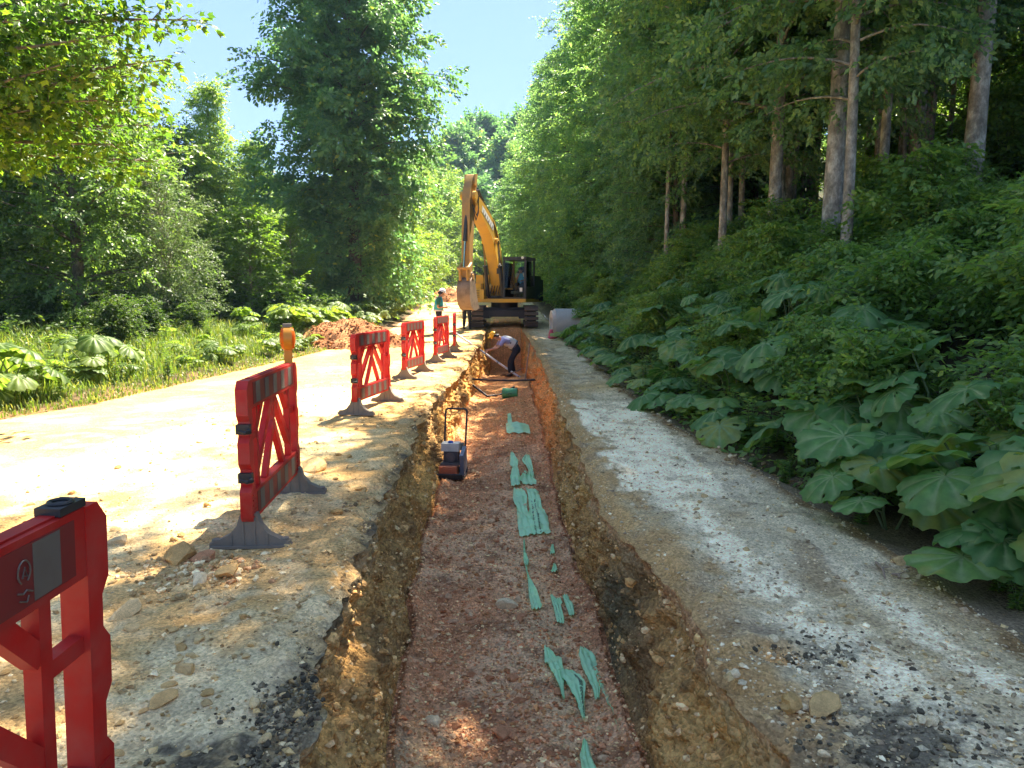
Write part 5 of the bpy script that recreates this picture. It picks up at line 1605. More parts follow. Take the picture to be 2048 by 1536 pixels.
# boom, stick, bucket in the plane x = BX of the turned upper body; first coordinate = reach forward
BX = -.10
def bf(a, b, w): return Vector((BX + w, -.6 - a, b))
def limb(center, widths):
    """outline of a bent box girder from its centre line and depth"""
    c = [Vector((p[0], p[1])) for p in center]
    up, dn = [], []
    for i, p in enumerate(c):
        d = (c[min(i + 1, len(c) - 1)] - c[max(i - 1, 0)]).normalized()
        nn = Vector((-d.y, d.x))
        up.append(p + nn * widths[i] / 2); dn.append(p - nn * widths[i] / 2)
    return [(q.x, q.y) for q in up] + [(q.x, q.y) for q in reversed(dn)]
boom_c = [(0, 1.70), (.28, 2.35), (.62, 3.05), (1.02, 3.68), (1.52, 4.18), (2.25, 4.55), (3.1, 4.92), (3.92, 5.26)]
boom_w = [.42, .60, .72, .80, .80, .68, .54, .36]
m = MB(); m.prism(limb(boom_c, boom_w), bf, -.24, .24, .02)
m.tube([bf(3.92, 5.26, -.32), bf(3.92, 5.26, .32)], .17, 16); m.tube([bf(1.2, 3.7, -.36), bf(1.2, 3.7, .36)], .11, 12); m.tube([bf(0, 1.7, -.38), bf(0, 1.7, .38)], .2, 16)
boom = m.build('boom', M_YEL, ex, M=HA)
# lettering panel on the boom side, too faint to read in the photograph
m = MB(); m.prism([(1.55, 4.10), (3.05, 4.74), (2.97, 4.99), (1.47, 4.36)], bf, .241, .246); m.build('sign_panel', M_WHITE, boom, M=HA)
m = MB()
for k_ in range(6):
    a_ = 1.63 + .235 * k_; b_ = 4.17 + .1 * k_
    hgt = .14
    m.prism([(a_, b_), (a_ + .055, b_ + .024), (a_ + .055 - .05, b_ + .024 + hgt), (a_ - .05, b_ + hgt)], bf, .2462, .249)
    if k_ % 2 == 0: m.prism([(a_ + .06, b_ + .03), (a_ + .13, b_ + .06), (a_ + .115, b_ + .1), (a_ + .045, b_ + .07)], bf, .2464, .2492)
m.build('lettering', M_GREYMARK, boom, M=HA)
stick_c = [(3.62, 6.02), (3.74, 5.72), (3.90, 5.22), (4.02, 4.5), (4.14, 3.4), (4.22, 2.1)]
stick_w = [.30, .50, .70, .56, .44, .30]
m = MB(); m.prism(limb(stick_c, stick_w), bf, -.165, .165, .018)
m.tube([bf(4.22, 2.1, -.28), bf(4.22, 2.1, .28)], .11, 14); m.tube([bf(3.60, 6.0, -.2), bf(3.60, 6.0, .2)], .12, 14)
for s in (-1, 1): m.prism([(3.5, 6.14), (3.78, 6.1), (3.86, 5.7), (3.6, 5.62)], bf, s * .17, s * .225, .01)
m.build('stick', M_YELDIRTY, ex, M=HA)
def cyl(name, a, b, w, r0, r1, f=.55):
    A, B = bf(a[0], a[1], w), bf(b[0], b[1], w)
    C_ = A.lerp(B, f)
    m = MB(); m.tube([A, C_], r0, 14); m.tube([C_.lerp(A, .03), C_.lerp(A, -.02)], r0 * 1.12, 14)
    o = m.build(name, M_DARK, ex, M=HA)
    m = MB(); m.tube([C_, B], r1, 10); m.build('rod', M_CHROME, o, M=HA)
cyl('boom_cylinder', (.50, 1.35), (1.2, 3.7), .34, .085, .05, .55)
cyl('boom_cylinder', (.50, 1.35), (1.2, 3.7), -.34, .085, .05, .55)
cyl('stick_cylinder', (1.75, 4.85), (3.6, 6.0), 0, .085, .05, .66)
cyl('bucket_cylinder', (4.12, 5.0), (4.62, 2.42), 0, .08, .045, .58)
m = MB()
for s in (-.19, .19): m.tube([bf(4.62, 2.42, s), bf(4.26, 2.62, s)], .06, 8); m.tube([bf(4.62, 2.42, s * .8), bf(4.55, 1.95, s * .8)], .06, 8)
m.tube([bf(4.62, 2.42, -.25), bf(4.62, 2.42, .25)], .06, 10)
m.build('bucket_link', M_YELDIRTY, ex, M=HA)
bw = .255
sh_ = lambda P_: [(4.22 + (a - 4.22) * .86, 2.1 + (b - 2.1) * .90 - .10) for a, b in P_]
outer = [(4.10, 2.20), (4.40, 2.16), (4.62, 1.98), (4.74, 1.66), (4.72, 1.30), (4.56, .98), (4.28, .80), (3.92, .76), (3.58, .80), (3.42, .84)]
inner_ = [(3.42, .88), (3.60, .86), (3.92, .83), (4.24, .87), (4.49, 1.02), (4.64, 1.32), (4.66, 1.64), (4.55, 1.92), (4.36, 2.08), (4.10, 2.12)]
m = MB(); m.prism(sh_(outer + inner_), bf, -bw, bw, .004)
for s in (-1, 1):
    w0 = s * (bw - .028); w1 = s * (bw + .012)
    m.prism(sh_([(4.08, 2.22), (4.40, 2.18), (4.63, 1.99), (4.755, 1.66), (4.735, 1.29), (4.57, .97), (4.28, .785), (3.92, .745), (3.58, .79), (3.46, .93), (3.70, 1.35), (3.92, 1.9)]), bf, min(w0, w1), max(w0, w1), .005)
    m.prism([(4.14, 2.0), (4.34, 2.02), (4.36, 2.24), (4.24, 2.3), (4.12, 2.24)], bf, s * .2, s * .25, .005)
bkt = m.build('bucket', M_STEELDIRT, ex, M=HA)
tooth = None
for k_ in range(5):
    w = -.21 + .105 * k_
    m = MB(); m.prism(sh_([(3.46, .79), (3.46, .89), (3.18, .865), (3.16, .85)]), bf, w - .035, w + .035, .006); m.build('tooth', M_TRACK, bkt, M=HA)
m = MB()
for s in (-.12, .12, .2):
    m.tube([bf(.7, 3.6, s + .06), bf(1.2, 4.22, s + .05), bf(1.9, 4.85, s), bf(2.7, 5.22, s), bf(3.3, 5.55, s), bf(3.62, 5.5, s)], .022, 6)
m.tube([bf(3.5, 5.3, .26), bf(3.75, 4.6, .33), bf(3.95, 4.3, .3), bf(4.1, 4.9, .2)], .02, 6)
m.tube([bf(3.5, 5.3, .22), bf(3.62, 4.8, .30), bf(3.8, 4.5, .28), bf(4.0, 4.8, .2)], .02, 6)
m.build('hose', M_BLACK, ex, M=HA)
m = MB(); m.box((BX, -1.05, 1.3), (.7, .08, .12), .01)
for k_ in range(4): m.tube([(BX - .25 + .16 * k_, -1.1, 1.25), (BX - .2 + .13 * k_, -1.2, 1.45), (BX - .2 + .12 * k_, -.9, 1.8)], .02, 6)
m.build('valve_lines', M_BLACK, ex, M=HA)

# ------------------------------------------------------------------ people
def skin(nodes_, edges, root, sub=2):
    names_ = list(nodes_)
    me = bpy.data.meshes.new('tmp')
    me.from_pydata([nodes_[k_][0] for k_ in names_], [(names_.index(a), names_.index(b)) for a, b in edges], [])
    o = bpy.data.objects.new('tmp', me); COL.objects.link(o)
    md = o.modifiers.new('s', 'SKIN'); md.use_smooth_shade = True
    for i, k_ in enumerate(names_):
        sv = me.skin_vertices[0].data[i]
        rr_ = nodes_[k_][1]
        sv.radius = (rr_, rr_) if not isinstance(rr_, tuple) else rr_
        sv.use_root = (k_ == root)
    ss = o.modifiers.new('u', 'SUBSURF'); ss.levels = ss.render_levels = sub
    dg = bpy.context.evaluated_depsgraph_get()
    out = bpy.data.meshes.new_from_object(o.evaluated_get(dg))
    bpy.data.objects.remove(o)
    return out

def person(name_label, loc, rz, J, look, sh_mat, tr_mat, vest_mat, hat_mat, hair=True, group=None, pale=None, grip=0.5):
    """J: joint positions in the figure's own frame (facing +x)"""
    t = thing('person', name_label, 'person', loc, rz, group)
    V_ = {k_: Vector(p) for k_, p in J.items()}
    hd = Vector(look).normalized()
    neck, head = V_['neck'], V_['head']
    upv = (head - neck).normalized()
    lf = upv.cross(hd).normalized()
    n = {k_: (V_[k_], r_) for k_, r_ in (('pelvis', .125), ('waist', .115), ('chest', .135), ('neck', .058))}
    n['jaw'] = (head - upv * .055 + hd * .022, .066)
    n['head'] = (head + upv * .015, .088)
    n['skull'] = (head + upv * .075 - hd * .012, .072)
    n['nose'] = (head + hd * .104 - upv * .01, .013)
    n['earl'] = (head + lf * .088 - upv * .005, .014)
    n['earr'] = (head - lf * .088 - upv * .005, .014)
    e = [('pelvis', 'waist'), ('waist', 'chest'), ('chest', 'neck'), ('neck', 'jaw'), ('jaw', 'head'), ('head', 'skull'), ('head', 'nose'), ('head', 'earl'), ('head', 'earr')]
    for s in 'lr':
        n['sh' + s] = (V_['sh' + s], .062); n['el' + s] = (V_['el' + s], .043); n['wr' + s] = (V_['wr' + s], .028)
        fa = (V_['wr' + s] - V_['el' + s]).normalized()
        n['pa' + s] = (V_['wr' + s] + fa * .075, .034)
        n['hi' + s] = (V_['hi' + s], .085); n['kn' + s] = (V_['kn' + s], .058); n['an' + s] = (V_['an' + s], .040)
        e += [('chest', 'sh' + s), ('sh' + s, 'el' + s), ('el' + s, 'wr' + s), ('wr' + s, 'pa' + s), ('pelvis', 'hi' + s), ('hi' + s, 'kn' + s), ('kn' + s, 'an' + s)]
    body = skin(n, e, 'pelvis')
    bm = bmesh.new(); bm.from_mesh(body)
    mb = MB(); mb.bm.free(); mb.bm = bm
    for s in 'lr':
        fa = (V_['wr' + s] - V_['el' + s]).normalized()
        sd = fa.cross(Vector((0, 0, 1)));
        sd = sd.normalized() if sd.length > .1 else Vector((0, 1, 0))
        pn = sd.cross(fa)
        p0 = V_['wr' + s] + fa * .095
        for k_, (o_, ln) in enumerate(((-.026, .062), (-.009, .075), (.009, .070), (.026, .056))):
            a = p0 + sd * o_; b = a + (fa * (1 - .4 * grip) - pn * .6 * grip) * ln * .55; c = b + (fa * (.6 - grip) - pn * grip) * ln * .5
            mb.tube([a - fa * .03, a, b, c], [.0095, .0095, .0085, .0065], 6)
        a = V_['wr' + s] + fa * .045 + sd * (-.032 if s == 'l' else .032)
        mb.tube([a, a + (fa * .6 + sd * (-.5 if s == 'l' else .5)) * .04, a + (fa * 1.0 + sd * (-.45 if s == 'l' else .45) - pn * .2) * .068], [.011, .010, .008], 6)
    mb.build('body', M_SKIN, t, ang=180)
    # clothes
    g = .020
    n2 = {k_: (n[k_][0], n[k_][1] + g) for k_ in ('pelvis', 'waist', 'chest')}
    n2['collar'] = (V_['chest'].lerp(V_['neck'], .75), .075)
    e2 = [('pelvis', 'waist'), ('waist', 'chest'), ('chest', 'collar')]
    for s in 'lr':
        n2['sh' + s] = (n['sh' + s][0], .082); n2['sl' + s] = (V_['sh' + s].lerp(V_['el' + s], .8), .062)
        e2 += [('chest', 'sh' + s), ('sh' + s, 'sl' + s)]
    sh = skin(n2, e2, 'pelvis'); sh.materials.append(sh_mat); link('shirt', sh, t)
    n3 = {'pelvis': (V_['pelvis'], .125), 'belt': (V_['pelvis'].lerp(V_['waist'], .7), .125)}; e3 = [('belt', 'pelvis')]
    for s in 'lr':
        n3['hi' + s] = (V_['hi' + s], .108); n3['kn' + s] = (V_['kn' + s], .082); n3['an' + s] = (V_['an' + s], .066)
        e3 += [('pelvis', 'hi' + s), ('hi' + s, 'kn' + s), ('kn' + s, 'an' + s)]
    tr = skin(n3, e3, 'pelvis'); tr.materials.append(tr_mat); link('trousers', tr, t)
    if vest_mat:
        n4 = {'pelvis': (V_['pelvis'].lerp(V_['waist'], .1), .185), 'waist': (V_['waist'], .178), 'chest': (V_['chest'], .205), 'collar': (V_['chest'].lerp(V_['neck'], .6), .115)}
        for s in 'lr': n4['sh' + s] = (V_['chest'].lerp(V_['sh' + s], .8) + Vector((0, 0, .012)), .125)
        ve = skin(n4, [('pelvis', 'waist'), ('waist', 'chest'), ('chest', 'collar'), ('chest', 'shl'), ('chest', 'shr')], 'pelvis')
        ve.materials.append(vest_mat); vo = link('vest', ve, t)
        # reflective bands
        sp = (V_['chest'] - V_['pelvis']).normalized()
        u1 = sp.orthogonal().normalized(); u2 = sp.cross(u1)
        for f_, rad_ in ((.22, .176), (.60, .180)):
            c = V_['pelvis'].lerp(V_['chest'], f_)
            m = MB()
            m.tube([c - sp * .022, c + sp * .022], rad_, 24, cap=False)
            m.build('reflective_band', pale or M_PALEVEST, vo)
    for s in 'lr':
        a = V_['an' + s]; toe = V_.get('to' + s, a + Vector((.17, 0, -.05)))
        m = MB(); dirv = (toe - a); dirv.z = 0; dirv = dirv.normalized() if dirv.length > .01 else Vector((1, 0, 0))
        rot = dirv.to_track_quat('X', 'Z').to_matrix()
        m.ball(a + dirv * .055 + Vector((0, 0, -.045)), (.145, .052, .045), 12, 8, rot); m.ball(a + Vector((0, 0, -.02)), (.06, .05, .07), 10, 8)
        m.build('shoe', M_BLACK, t)
    rot = Matrix((hd, lf, upv)).transposed()
    if hat_mat:
        m = MB()
        c = head + upv * .075
        pts, rr2 = [], []
        for q in np.linspace(0, 1, 9):
            a = q * math.pi / 2
            pts.append(c + upv * (.115 * math.sin(a))); rr2.append(max(.004, .118 * math.cos(a) ** .8))
        m.tube(pts, rr2, 20)
        m.tube([c - upv * .004, c + upv * .012], [.128, .122], 22)
        m.box(c + hd * .13 + upv * .002, (.09, .16, .012), .005, rot)
        m.box(c + upv * .115, (.17, .03, .012), .005, rot)
        m.build('helmet', hat_mat, t)
    if hair:
        m = MB(); m.ball(head + upv * (.055 if not hat_mat else .01) - hd * .018, (.098, .094, .085 if not hat_mat else .075), 14, 10, rot); m.build('hair', M_HAIR, t)
    m = MB()
    for s in (-1, 1): m.ball(head + hd * .086 + lf * .032 * s + upv * .022, (.012, .014, .010), 8, 6, rot)
    m.build('eyes', M_HAIR, t)
    return t

gz = float(land(-2.42, 23.6, False))
P1 = person('worker in a teal vest and white helmet looking at the phone in his hand', (-2.42, 23.6, gz), .10,
       dict(pelvis=(0, 0, .93), waist=(-.01, 0, 1.08), chest=(0, 0, 1.29), neck=(.03, 0, 1.45), head=(.085, 0, 1.555),
            shl=(0, .185, 1.38), ell=(-.02, .24, 1.12), wrl=(.22, .12, 1.10), shr=(0, -.185, 1.38), elr=(-.03, -.24, 1.11), wrr=(.24, -.10, 1.13),
            hil=(0, .10, .88), knl=(.02, .11, .48), anl=(0, .12, .09), hir=(0, -.10, .88), knr=(.03, -.11, .48), anr=(.0, -.12, .09)),
       (1, 0, -.45), M_GREENCLOTH, M_NAVY, M_TEAL, M_HATW)
ph = thing('mobile_phone', 'dark mobile phone held up by the worker in the teal vest', 'phone', P1.matrix_basis @ Vector((.36, -.04, 1.17)), .1)
m = MB(); m.box((0, 0, 0), (.012, .075, .155), .004, Matrix.Rotation(.9, 3, 'Y')); m.build('case', M_BLACK, ph)
m = MB(); m.box((-.0066, 0, .0052), (.001, .066, .14), 0, Matrix.Rotation(.9, 3, 'Y')); m.build('screen', M_GREYMARK, ph)

x, y_ = -1.95, 30.7
person('person in dark trousers standing hidden behind the excavator bucket', (x, y_, float(land(x, y_, False))), -1.2,
       dict(pelvis=(0, 0, .93), waist=(0, 0, 1.08), chest=(.01, 0, 1.29), neck=(.03, 0, 1.45), head=(.06, 0, 1.565),
            shl=(0, .185, 1.38), ell=(.0, .25, 1.12), wrl=(.14, .22, .90), shr=(0, -.185, 1.38), elr=(-.03, -.25, 1.11), wrr=(.10, -.22, .90),
            hil=(0, .10, .88), knl=(.04, .12, .48), anl=(.02, .13, .09), hir=(0, -.10, .88), knr=(.0, -.11, .48), anr=(-.04, -.12, .09)),
       (1, 0, -.1), M_TEE, M_NAVY, M_SKYVEST, None)

fz = float(floorz(-.1, 20.9, False)) + .01
P3 = person('worker in a yellow helmet bending down inside the trench to hold the pole', (-.02, 20.9, fz), math.pi + .15,
       dict(pelvis=(-.16, 0, .86), waist=(-.02, 0, .97), chest=(.19, 0, 1.09), neck=(.36, 0, 1.14), head=(.465, 0, 1.19),
            shl=(.24, -.19, 1.08), ell=(.43, -.26, .84), wrl=(.66, -.18, .74), shr=(.24, .19, 1.08), elr=(.42, .24, .86), wrr=(.70, .12, .80),
            hil=(-.17, -.10, .82), knl=(-.02, -.12, .45), anl=(-.10, -.13, .09), hir=(-.17, .10, .82), knr=(.06, .12, .45), anr=(.06, .14, .09)),
       (1, -.15, -.55), M_LILAC, M_NAVY, M_PALEVEST, M_HATY, grip=.8, pale=M_GREYVEST)
cabp = ex.matrix_basis @ (HA @ Vector((wc + .02, -.47, 1.0)))
person('operator in white shirt and blue vest seated in the cab, hand to face', cabp, R(-90 - 16),
       dict(pelvis=(-.08, 0, .88), waist=(-.10, 0, 1.00), chest=(-.02, 0, 1.22), neck=(.06, 0, 1.38), head=(.12, 0, 1.485),
            shl=(-.01, .185, 1.31), ell=(.16, .24, 1.06), wrl=(.36, .12, 1.02), shr=(-.01, -.185, 1.31), elr=(.18, -.16, 1.08), wrr=(.20, -.05, 1.30),
            hil=(-.05, .10, .86), knl=(.42, .14, .86), anl=(.46, .14, .42), hir=(-.05, -.10, .86), knr=(.42, -.14, .86), anr=(.48, -.14, .42)),
       (1, .1, -.3), M_TEE, M_NAVY, M_SKYVEST, None, pale=M_SKYVEST)

# ------------------------------------------------------------------ thin summer haze
bm = bmesh.new()
bmesh.ops.create_cube(bm, size=1.0, matrix=Matrix.Translation((0, 105, 26.5)) @ Matrix.Diagonal((330, 290, 63, 1)))
me = bpy.data.meshes.new('haze'); bm.to_mesh(me); bm.free()
mh = bpy.data.materials.new('haze'); mh.use_nodes = True
nt = mh.node_tree
nt.nodes.remove(nt.nodes['Principled BSDF'])
pv = nt.nodes.new('ShaderNodeVolumePrincipled')
pv.inputs['Color'].default_value = (0.5, 0.72, 1.0, 1)
pv.inputs['Density'].default_value = 0.00035
pv.inputs['Anisotropy'].default_value = 0.15
nt.links.new(pv.outputs[0], nt.nodes['Material Output'].inputs['Volume'])
me.materials.append(mh)
tag(link('haze', me), kind='stuff')

# ------------------------------------------------------------------ tools and odds in the trench
m = MB()
A, B = atY(912, 667, 23.0), atY(1040, 755, 20.4)
t = thing('measuring_pole', 'long pale pole slanting from the trench lip down to the worker in the trench', 'pole', A)
m.tube([Vector(), (B - A) * .45, B - A], .032, 10); m.build('shaft', M_PALEVEST, t)
for f_ in (.02, .34, .68, .98): MB().tube([(B - A) * f_, (B - A) * (f_ + .012)], .037, 10).build('collar', M_GREYMARK, t)
A, B = Vector((.36, 19.6, float(floorz(.36, 19.6)))), Vector((.50, 20.0, .22))
t = thing('wooden_stick', 'thin wooden stick leaning upright against the right trench wall', 'stick', A)
m = MB(); m.tube([Vector(), (B - A) * .5, B - A], .018, 8); m.build('shaft', M_WOOD, t)
A = Vector((-.16, 20.1, float(floorz(-.16, 20.1)) + .04))
t = thing('shovel', 'shovel with a dull steel blade lying at the feet of the trench worker', 'shovel', A)
m = MB(); m.prism([(-.11, 0), (.11, 0), (.12, .18), (.03, .27), (-.03, .27), (-.12, .18)], lambda a, b, w: Vector((a * .8 - b * .5, b * .6 + a * .3, .10 - .3 * b + w + .6 * a * a)), -.003, .003); m.build('blade', M_REFL, t)
m = MB(); m.tube([(0, 0, .09), (.25, .25, .14), (.5, .62, .2)], .016, 8); m.build('shaft', M_WOOD, t)
# utility pipe crossing the trench, and the loose hose under it
yy = 18.0
A, B = Vector((float(lipL(yy)) - .12, yy, -.55)), Vector((float(lipR(yy)) + .12, yy - .1, -.56))
m = MB(); m.tube([A, A.lerp(B, .3) + Vector((0, 0, -.03)), A.lerp(B, .6) + Vector((0, 0, -.035)), B], .026, 10)
tag(m.build('crossing_pipe', M_BLACK, None), 'thin dark pipe crossing the trench wall to wall in front of the worker', 'pipe')
m = MB(); m.tube([Vector((-.95, 17.2, -.62)), Vector((-.6, 17.0, -.86)), Vector((-.3, 17.1, -.84)), Vector((.05, 17.5, -.70))], .028, 10)
tag(m.build('hose', M_BLACK, None), 'short dark hose sagging just below the crossing pipe', 'hose')
# green pipe stub
x, y_ = at(1020, 794, -.76)
z = float(floorz(x, y_))
t = thing('pipe_stub', 'short green pipe stub lying across the heap of crushed stone', 'pipe', (x, y_, z + .115), R(-6))
m = MB()
n_ = 28
for r0_, xa, xb in ((.125, -.17, .17),):
    pass
bm = m.bm
rings = []
for (xx, rad_) in ((-.17, .118), (-.17, .128), (-.10, .128), (-.095, .121), (.17, .121), (.17, .111), (-.165, .111)):
    rings.append([bm.verts.new((xx, rad_ * math.cos(2 * math.pi * k_ / n_), rad_ * math.sin(2 * math.pi * k_ / n_))) for k_ in range(n_)])
rings.append(rings[0])
for a, b in zip(rings, rings[1:]):
    for k_ in range(n_): bm.faces.new([a[k_], a[(k_ + 1) % n_], b[(k_ + 1) % n_], b[k_]])
m.build('tube', M_GREENPIPE, t)
m = MB()
pts = []
for a in np.linspace(.3, 5.6, 18):
    th = R(180) + .0 + .33 * math.sin(a)
    pts.append((.01 + .045 * math.cos(a), .1225 * math.cos(th - .15), .1225 * math.sin(-(th - .15)) ))
m.tube(pts, .006, 5); m.build('painted_mark', M_BLACK, t)

# plate compactor
x, y_ = at(905, 962, -.95)
t = thing('plate_compactor', 'plate compactor with cream fuel tank and black handle beside the left trench wall', 'compactor', (x - .01, y_ + .10, float(floorz(x, y_)) + .02), R(-5), None, .90)
m = MB(); m.prism([(-.27, .10), (-.24, .02), (-.16, 0), (.2, 0), (.27, .09), (.25, .10), (.19, .03), (-.15, .03), (-.22, .045), (-.25, .11)], lambda a, b, w: Vector((w, a, b)), -.2, .2, .004); m.build('base_plate', M_DARK, t)
m = MB(); m.box((-.03, -.13, .115), (.27, .2, .19), .03)
for k_ in range(7): m.box((-.12 + .03 * k_, -.235, .12), (.012, .02, .12))
m.build('exciter', M_ORANGE, t)
m = MB(); m.box((-.02, .05, .22), (.28, .34, .03), .006); m.box((-.02, .1, .31), (.22, .2, .18), .03); m.tube([(-.02, 0, .31), (-.02, -.05, .31)], .075, 16); m.build('engine', M_ENGINE, t)
m = MB(); m.box((-.03, .08, .46), (.27, .2, .12), .035); tk = m.build('fuel_tank', M_TANKW, t)
m = MB(); m.tube([(-.03, .06, .515), (-.03, .06, .55)], [.04, .036], 14); m.build('fuel_cap', M_BLUE, tk)
m = MB(); m.box((.17, .02, .25), (.06, .34, .34), .03, Matrix.Rotation(.25, 3, 'X')); bg_ = m.build('belt_guard', M_GREYPAINT, t)
m = MB(); m.tube([(.17, -.12, .36), (.17, -.16, .365)], .022, 12); m.build('badge', M_WHITE, bg_)
m = MB(); m.box((.1, .19, .44), (.1, .1, .1), .01); m.build('air_filter', M_RUBBER, t)
m = MB(); hp = [(-.16, .2, .2), (-.165, .3, .55), (-.17, .42, .92)]
arc = [(-.17 + .17 * 1 - .17 * math.cos(a) if False else -.12 - .05 * math.cos(a), .43, .94 + .05 * math.sin(a)) for a in np.linspace(0, math.pi / 2, 5)]
right_ = [(-q[0], q[1], q[2]) for q in reversed(hp + arc)]
m.tube(hp + arc + right_, .0155, 8); m.build('handle', M_BLACK, t)

# concrete manhole ring with collar, red cloth
t = thing('concrete_ring', 'pale concrete manhole cone lying on its side at the path edge by the leaves', 'concrete ring', (1.42, 26.0, float(land(1.5, 26.0, False))), R(5))
bm = bmesh.new(); m = MB(); m.bm.free(); m.bm = bm
n_ = 36
prof = [(0.0, .20), (0.0, .44), (.12, .44), (.12, .50), (.45, .50), (1.75, .50), (1.75, .42), (.14, .42), (.10, .20)]
rings = [[bm.verts.new((xx, rad_ * math.cos(2 * math.pi * k_ / n_), .5 + rad_ * math.sin(2 * math.pi * k_ / n_))) for k_ in range(n_)] for xx, rad_ in prof]
rings.append(rings[0])
for a, b in zip(rings, rings[1:]):
    for k_ in range(n_): bm.faces.new([a[k_], a[(k_ + 1) % n_], b[(k_ + 1) % n_], b[k_]])
m.build('ring', M_CONC, t, ang=25)
m = MB(); m.tube([(.62, -.5 * math.cos(a) - .004, .5 + .5 * math.sin(a) + .003) for a in np.linspace(-.5, 1.5, 14)], .010, 5); m.build('seam', M_CONC, t)
t = thing('cloth_bundle', 'crumpled pinkish red cloth lying in front of the concrete ring', 'cloth', (1.42, 24.7, float(land(1.42, 24.7, False))))
for (c, d, s_) in (((0, 0, .05), (.17, .13, .07), 1), ((-.05, .12, .16), (.08, .08, .14), 2)):
    bm = bmesh.new(); bmesh.ops.create_icosphere(bm, subdivisions=3, radius=1)
    for v_ in bm.verts:
        p = v_.co
        k_ = 1 + .35 * float(fbm(p.x * 2 + s_, p.y * 2, p.z * 2, 3, 9))
        v_.co = Vector((p.x * d[0] * k_ + c[0], p.y * d[1] * k_ + c[1], max(0, p.z * d[2] * k_ + c[2])))
    m = MB(); m.bm.free(); m.bm = bm; m.build('cloth', M_PINKCLOTH, t, ang=180)

# twigs on the path
for (a, b, l) in (((1752, 1128), (1770, 1160), 'dry brown twig on the path in front of the round leaves'), ((1785, 1150), (1800, 1158), 'small broken twig next to the larger twig on the path')):
    p, q = at(*a), at(*b)
    m = MB(); p0 = Vector((*p, float(land(*p)) + .012)); p1 = Vector((*q, float(land(*q)) + .012))
    m.tube([p0, p0.lerp(p1, .5) + Vector((.01, 0, .012)), p1], [.009, .008, .005], 6)
    m.tube([p0.lerp(p1, .4), p0.lerp(p1, .6) + Vector((.05, .02, .02))], [.005, .003], 5)
    tag(m.build('twig', M_WOOD, None), l, 'twig', 'twigs on the path')

# mint warning tape, torn and half buried
tape = thing('warning_tape', 'torn mint green warning tape half buried along the trench floor', 'tape', (.1, 6, -.93))
def ribbon(pts, seed, text=False):
    """pts: (x, y, half width) in photo pixels on the trench floor"""
    r = np.random.default_rng(seed)
    P = []
    for (px, py, w) in pts:
        l_, r_ = at(px - w * 1.35 - .6, py, -.91), at(px + w * 1.35 + .6, py, -.91)
        P.append((l_, r_))
    n = max(8, int(12 * len(pts))); m_ = 9
    q = np.linspace(0, len(P) - 1, n)
    A = np.array(P)                                     # k, 2, 2
    idx = np.clip(q.astype(int), 0, len(P) - 2); f = (q - idx)[:, None, None]
    E = A[idx] * (1 - f) + A[idx + 1] * f               # n, 2(lr), 2(xy)
    s = np.linspace(0, 1, m_)
    XY = E[:, None, 0] * (1 - s)[None, :, None] + E[:, None, 1] * s[None, :, None]
    j0, j1 = np.argsort(np.abs(q))[:1], n - 1
    rag = r.normal(0, .010, (2, m_))
    XY[0, :, 1] += rag[0]; XY[-1, :, 1] += rag[1]
    Z = floorz(XY[..., 0], XY[..., 1], True) + .030 + .010 * np.sin(s[None, :] * 17 + XY[..., 1] * 6 + seed) + .008 * fbm(XY[..., 0] * 14, XY[..., 1] * 5, 0, 2, seed)
    Z = np.maximum(Z, floorz(XY[..., 0], XY[..., 1], True) + .014)
    V = np.concatenate([XY, Z[..., None]], -1).reshape(-1, 3) - np.array(tape.location)
    i = np.arange(n - 1)[:, None] * m_ + np.arange(m_ - 1)[None, :]
    F = np.stack([i, i + 1, i + m_ + 1, i + m_], -1).reshape(-1, 4)
    if text:
        pass
    me = mesh_np('tape_piece', V, F, M_TAPE, True)
    o = link('tape_piece', me, tape)
    if text:
        k_ = r.permutation(0)
        bars = []
        for (c0, c1) in text:
            for row in range(int(n * .25), n - 2):
                for cc in (c0, c1):
                    if r.random() < .8:
                        bars.append((row, cc))
        Vv, Ff = [], []
        for (row, cc) in bars:
            sx = cc
            a = V.reshape(n, m_, 3)[row]; b = V.reshape(n, m_, 3)[row + 1]
            fx = sx * (m_ - 1); j = int(fx); t_ = fx - j
            p0 = a[j] * (1 - t_) + a[min(j + 1, m_ - 1)] * t_; p1 = b[j] * (1 - t_) + b[min(j + 1, m_ - 1)] * t_
            wv = (a[min(j + 1, m_ - 1)] - a[j]) * .35
            c = p0 * .75 + p1 * .25; d_ = (p1 - p0) * .28
            base_ = len(Vv)
            for sg1, sg2 in ((-1, -1), (1, -1), (1, 1), (-1, 1)):
                Vv.append(c + wv * sg1 + d_ * sg2 + np.array([0, 0, .003]))
            Ff.append((base_, base_ + 1, base_ + 2, base_ + 3))
        link('print', mesh_np('print', np.array(Vv), np.array(Ff), M_BLACK), o)
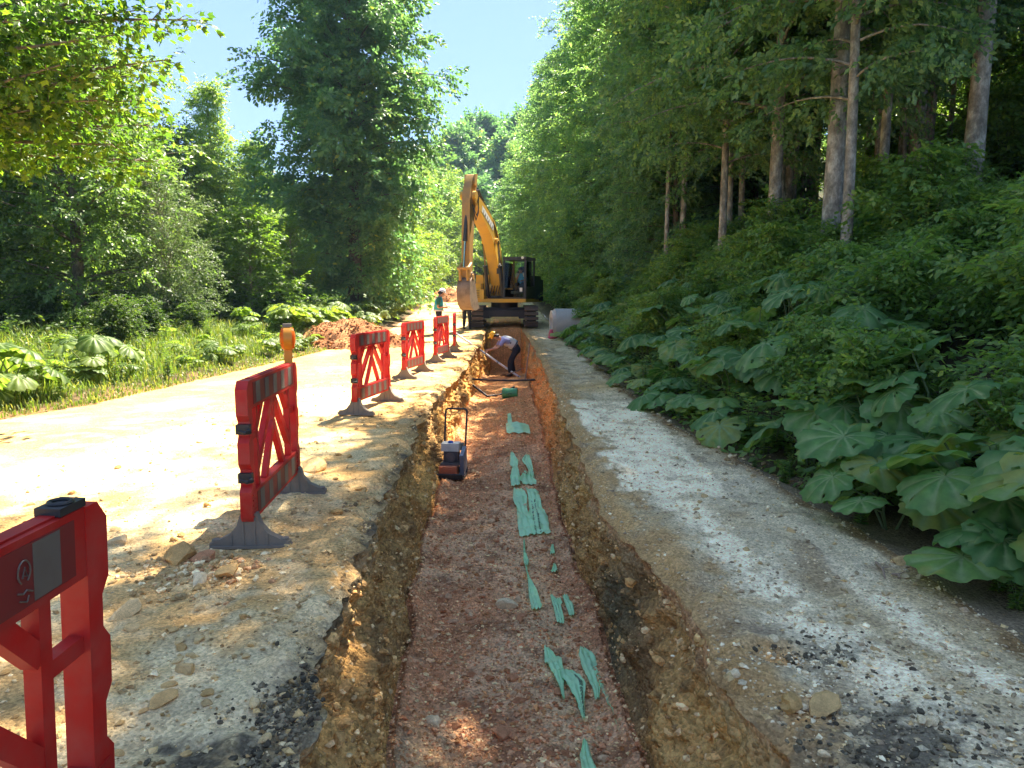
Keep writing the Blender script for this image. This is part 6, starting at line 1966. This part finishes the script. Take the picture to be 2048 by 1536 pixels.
for i, (pts, tx) in enumerate([
        ([(1018, 849, 2), (1020, 862, 3)], None), ([(1034, 866, 16), (1036, 873, 17), (1037, 880, 17)], None),
        ([(1023, 920, 1), (1028, 935, 6), (1030, 948, 3)], None), ([(1056, 921, 2), (1053, 932, 7), (1062, 948, 3), (1062, 958, 5)], None),
        ([(1030, 948, 3), (1030, 962, 7), (1032, 972, 6)], None), ([(1055, 954, 4), (1056, 964, 12), (1060, 972, 9)], None),
        ([(1036, 985, 6), (1040, 1002, 10), (1043, 1016, 7), (1047, 1032, 9), (1052, 1050, 12), (1056, 1070, 12)], None),
        ([(1064, 984, 9), (1068, 1000, 8), (1072, 1020, 9), (1076, 1036, 14), (1079, 1056, 14), (1082, 1068, 14)], [(.25, .5)]),
        ([(1048, 1078, .7), (1049, 1100, 1), (1053, 1118, 4), (1052, 1130, 2)], None), ([(1104, 1088, 1), (1105, 1102, 3)], None), ([(1110, 1125, 1), (1108, 1143, 5)], None),
        ([(1052, 1130, .7), (1056, 1150, .8), (1060, 1162, 3), (1068, 1190, 7), (1074, 1214, 7)], None),
        ([(1102, 1195, 1), (1114, 1215, 5), (1122, 1240, 5)], [(.35, .65)]), ([(1116, 1200, 4), (1119, 1212, 5)], None), ([(1130, 1195, 4), (1138, 1212, 6), (1145, 1230, 3)], None),
        ([(1093, 1284, 3), (1106, 1310, 12), (1115, 1340, 9), (1122, 1365, 4), (1128, 1392, 1)], None),
        ([(1124, 1334, 5), (1140, 1348, 14), (1152, 1362, 14), (1160, 1390, 6), (1168, 1428, 2)], [(.7, .8)]),
        ([(1165, 1284, 3), (1174, 1305, 12), (1186, 1340, 10), (1192, 1365, 7), (1194, 1388, 3)], None),
        ([(1192, 1335, 1), (1208, 1375, 2), (1225, 1420, 1), (1240, 1460, 1.5), (1256, 1500, 3), (1272, 1536, 6), (1285, 1570, 8)], None),
        ([(1170, 1478, 2), (1172, 1510, 9), (1180, 1540, 12), (1190, 1580, 12)], None)]):
    ribbon(pts, 400 + i, tx)
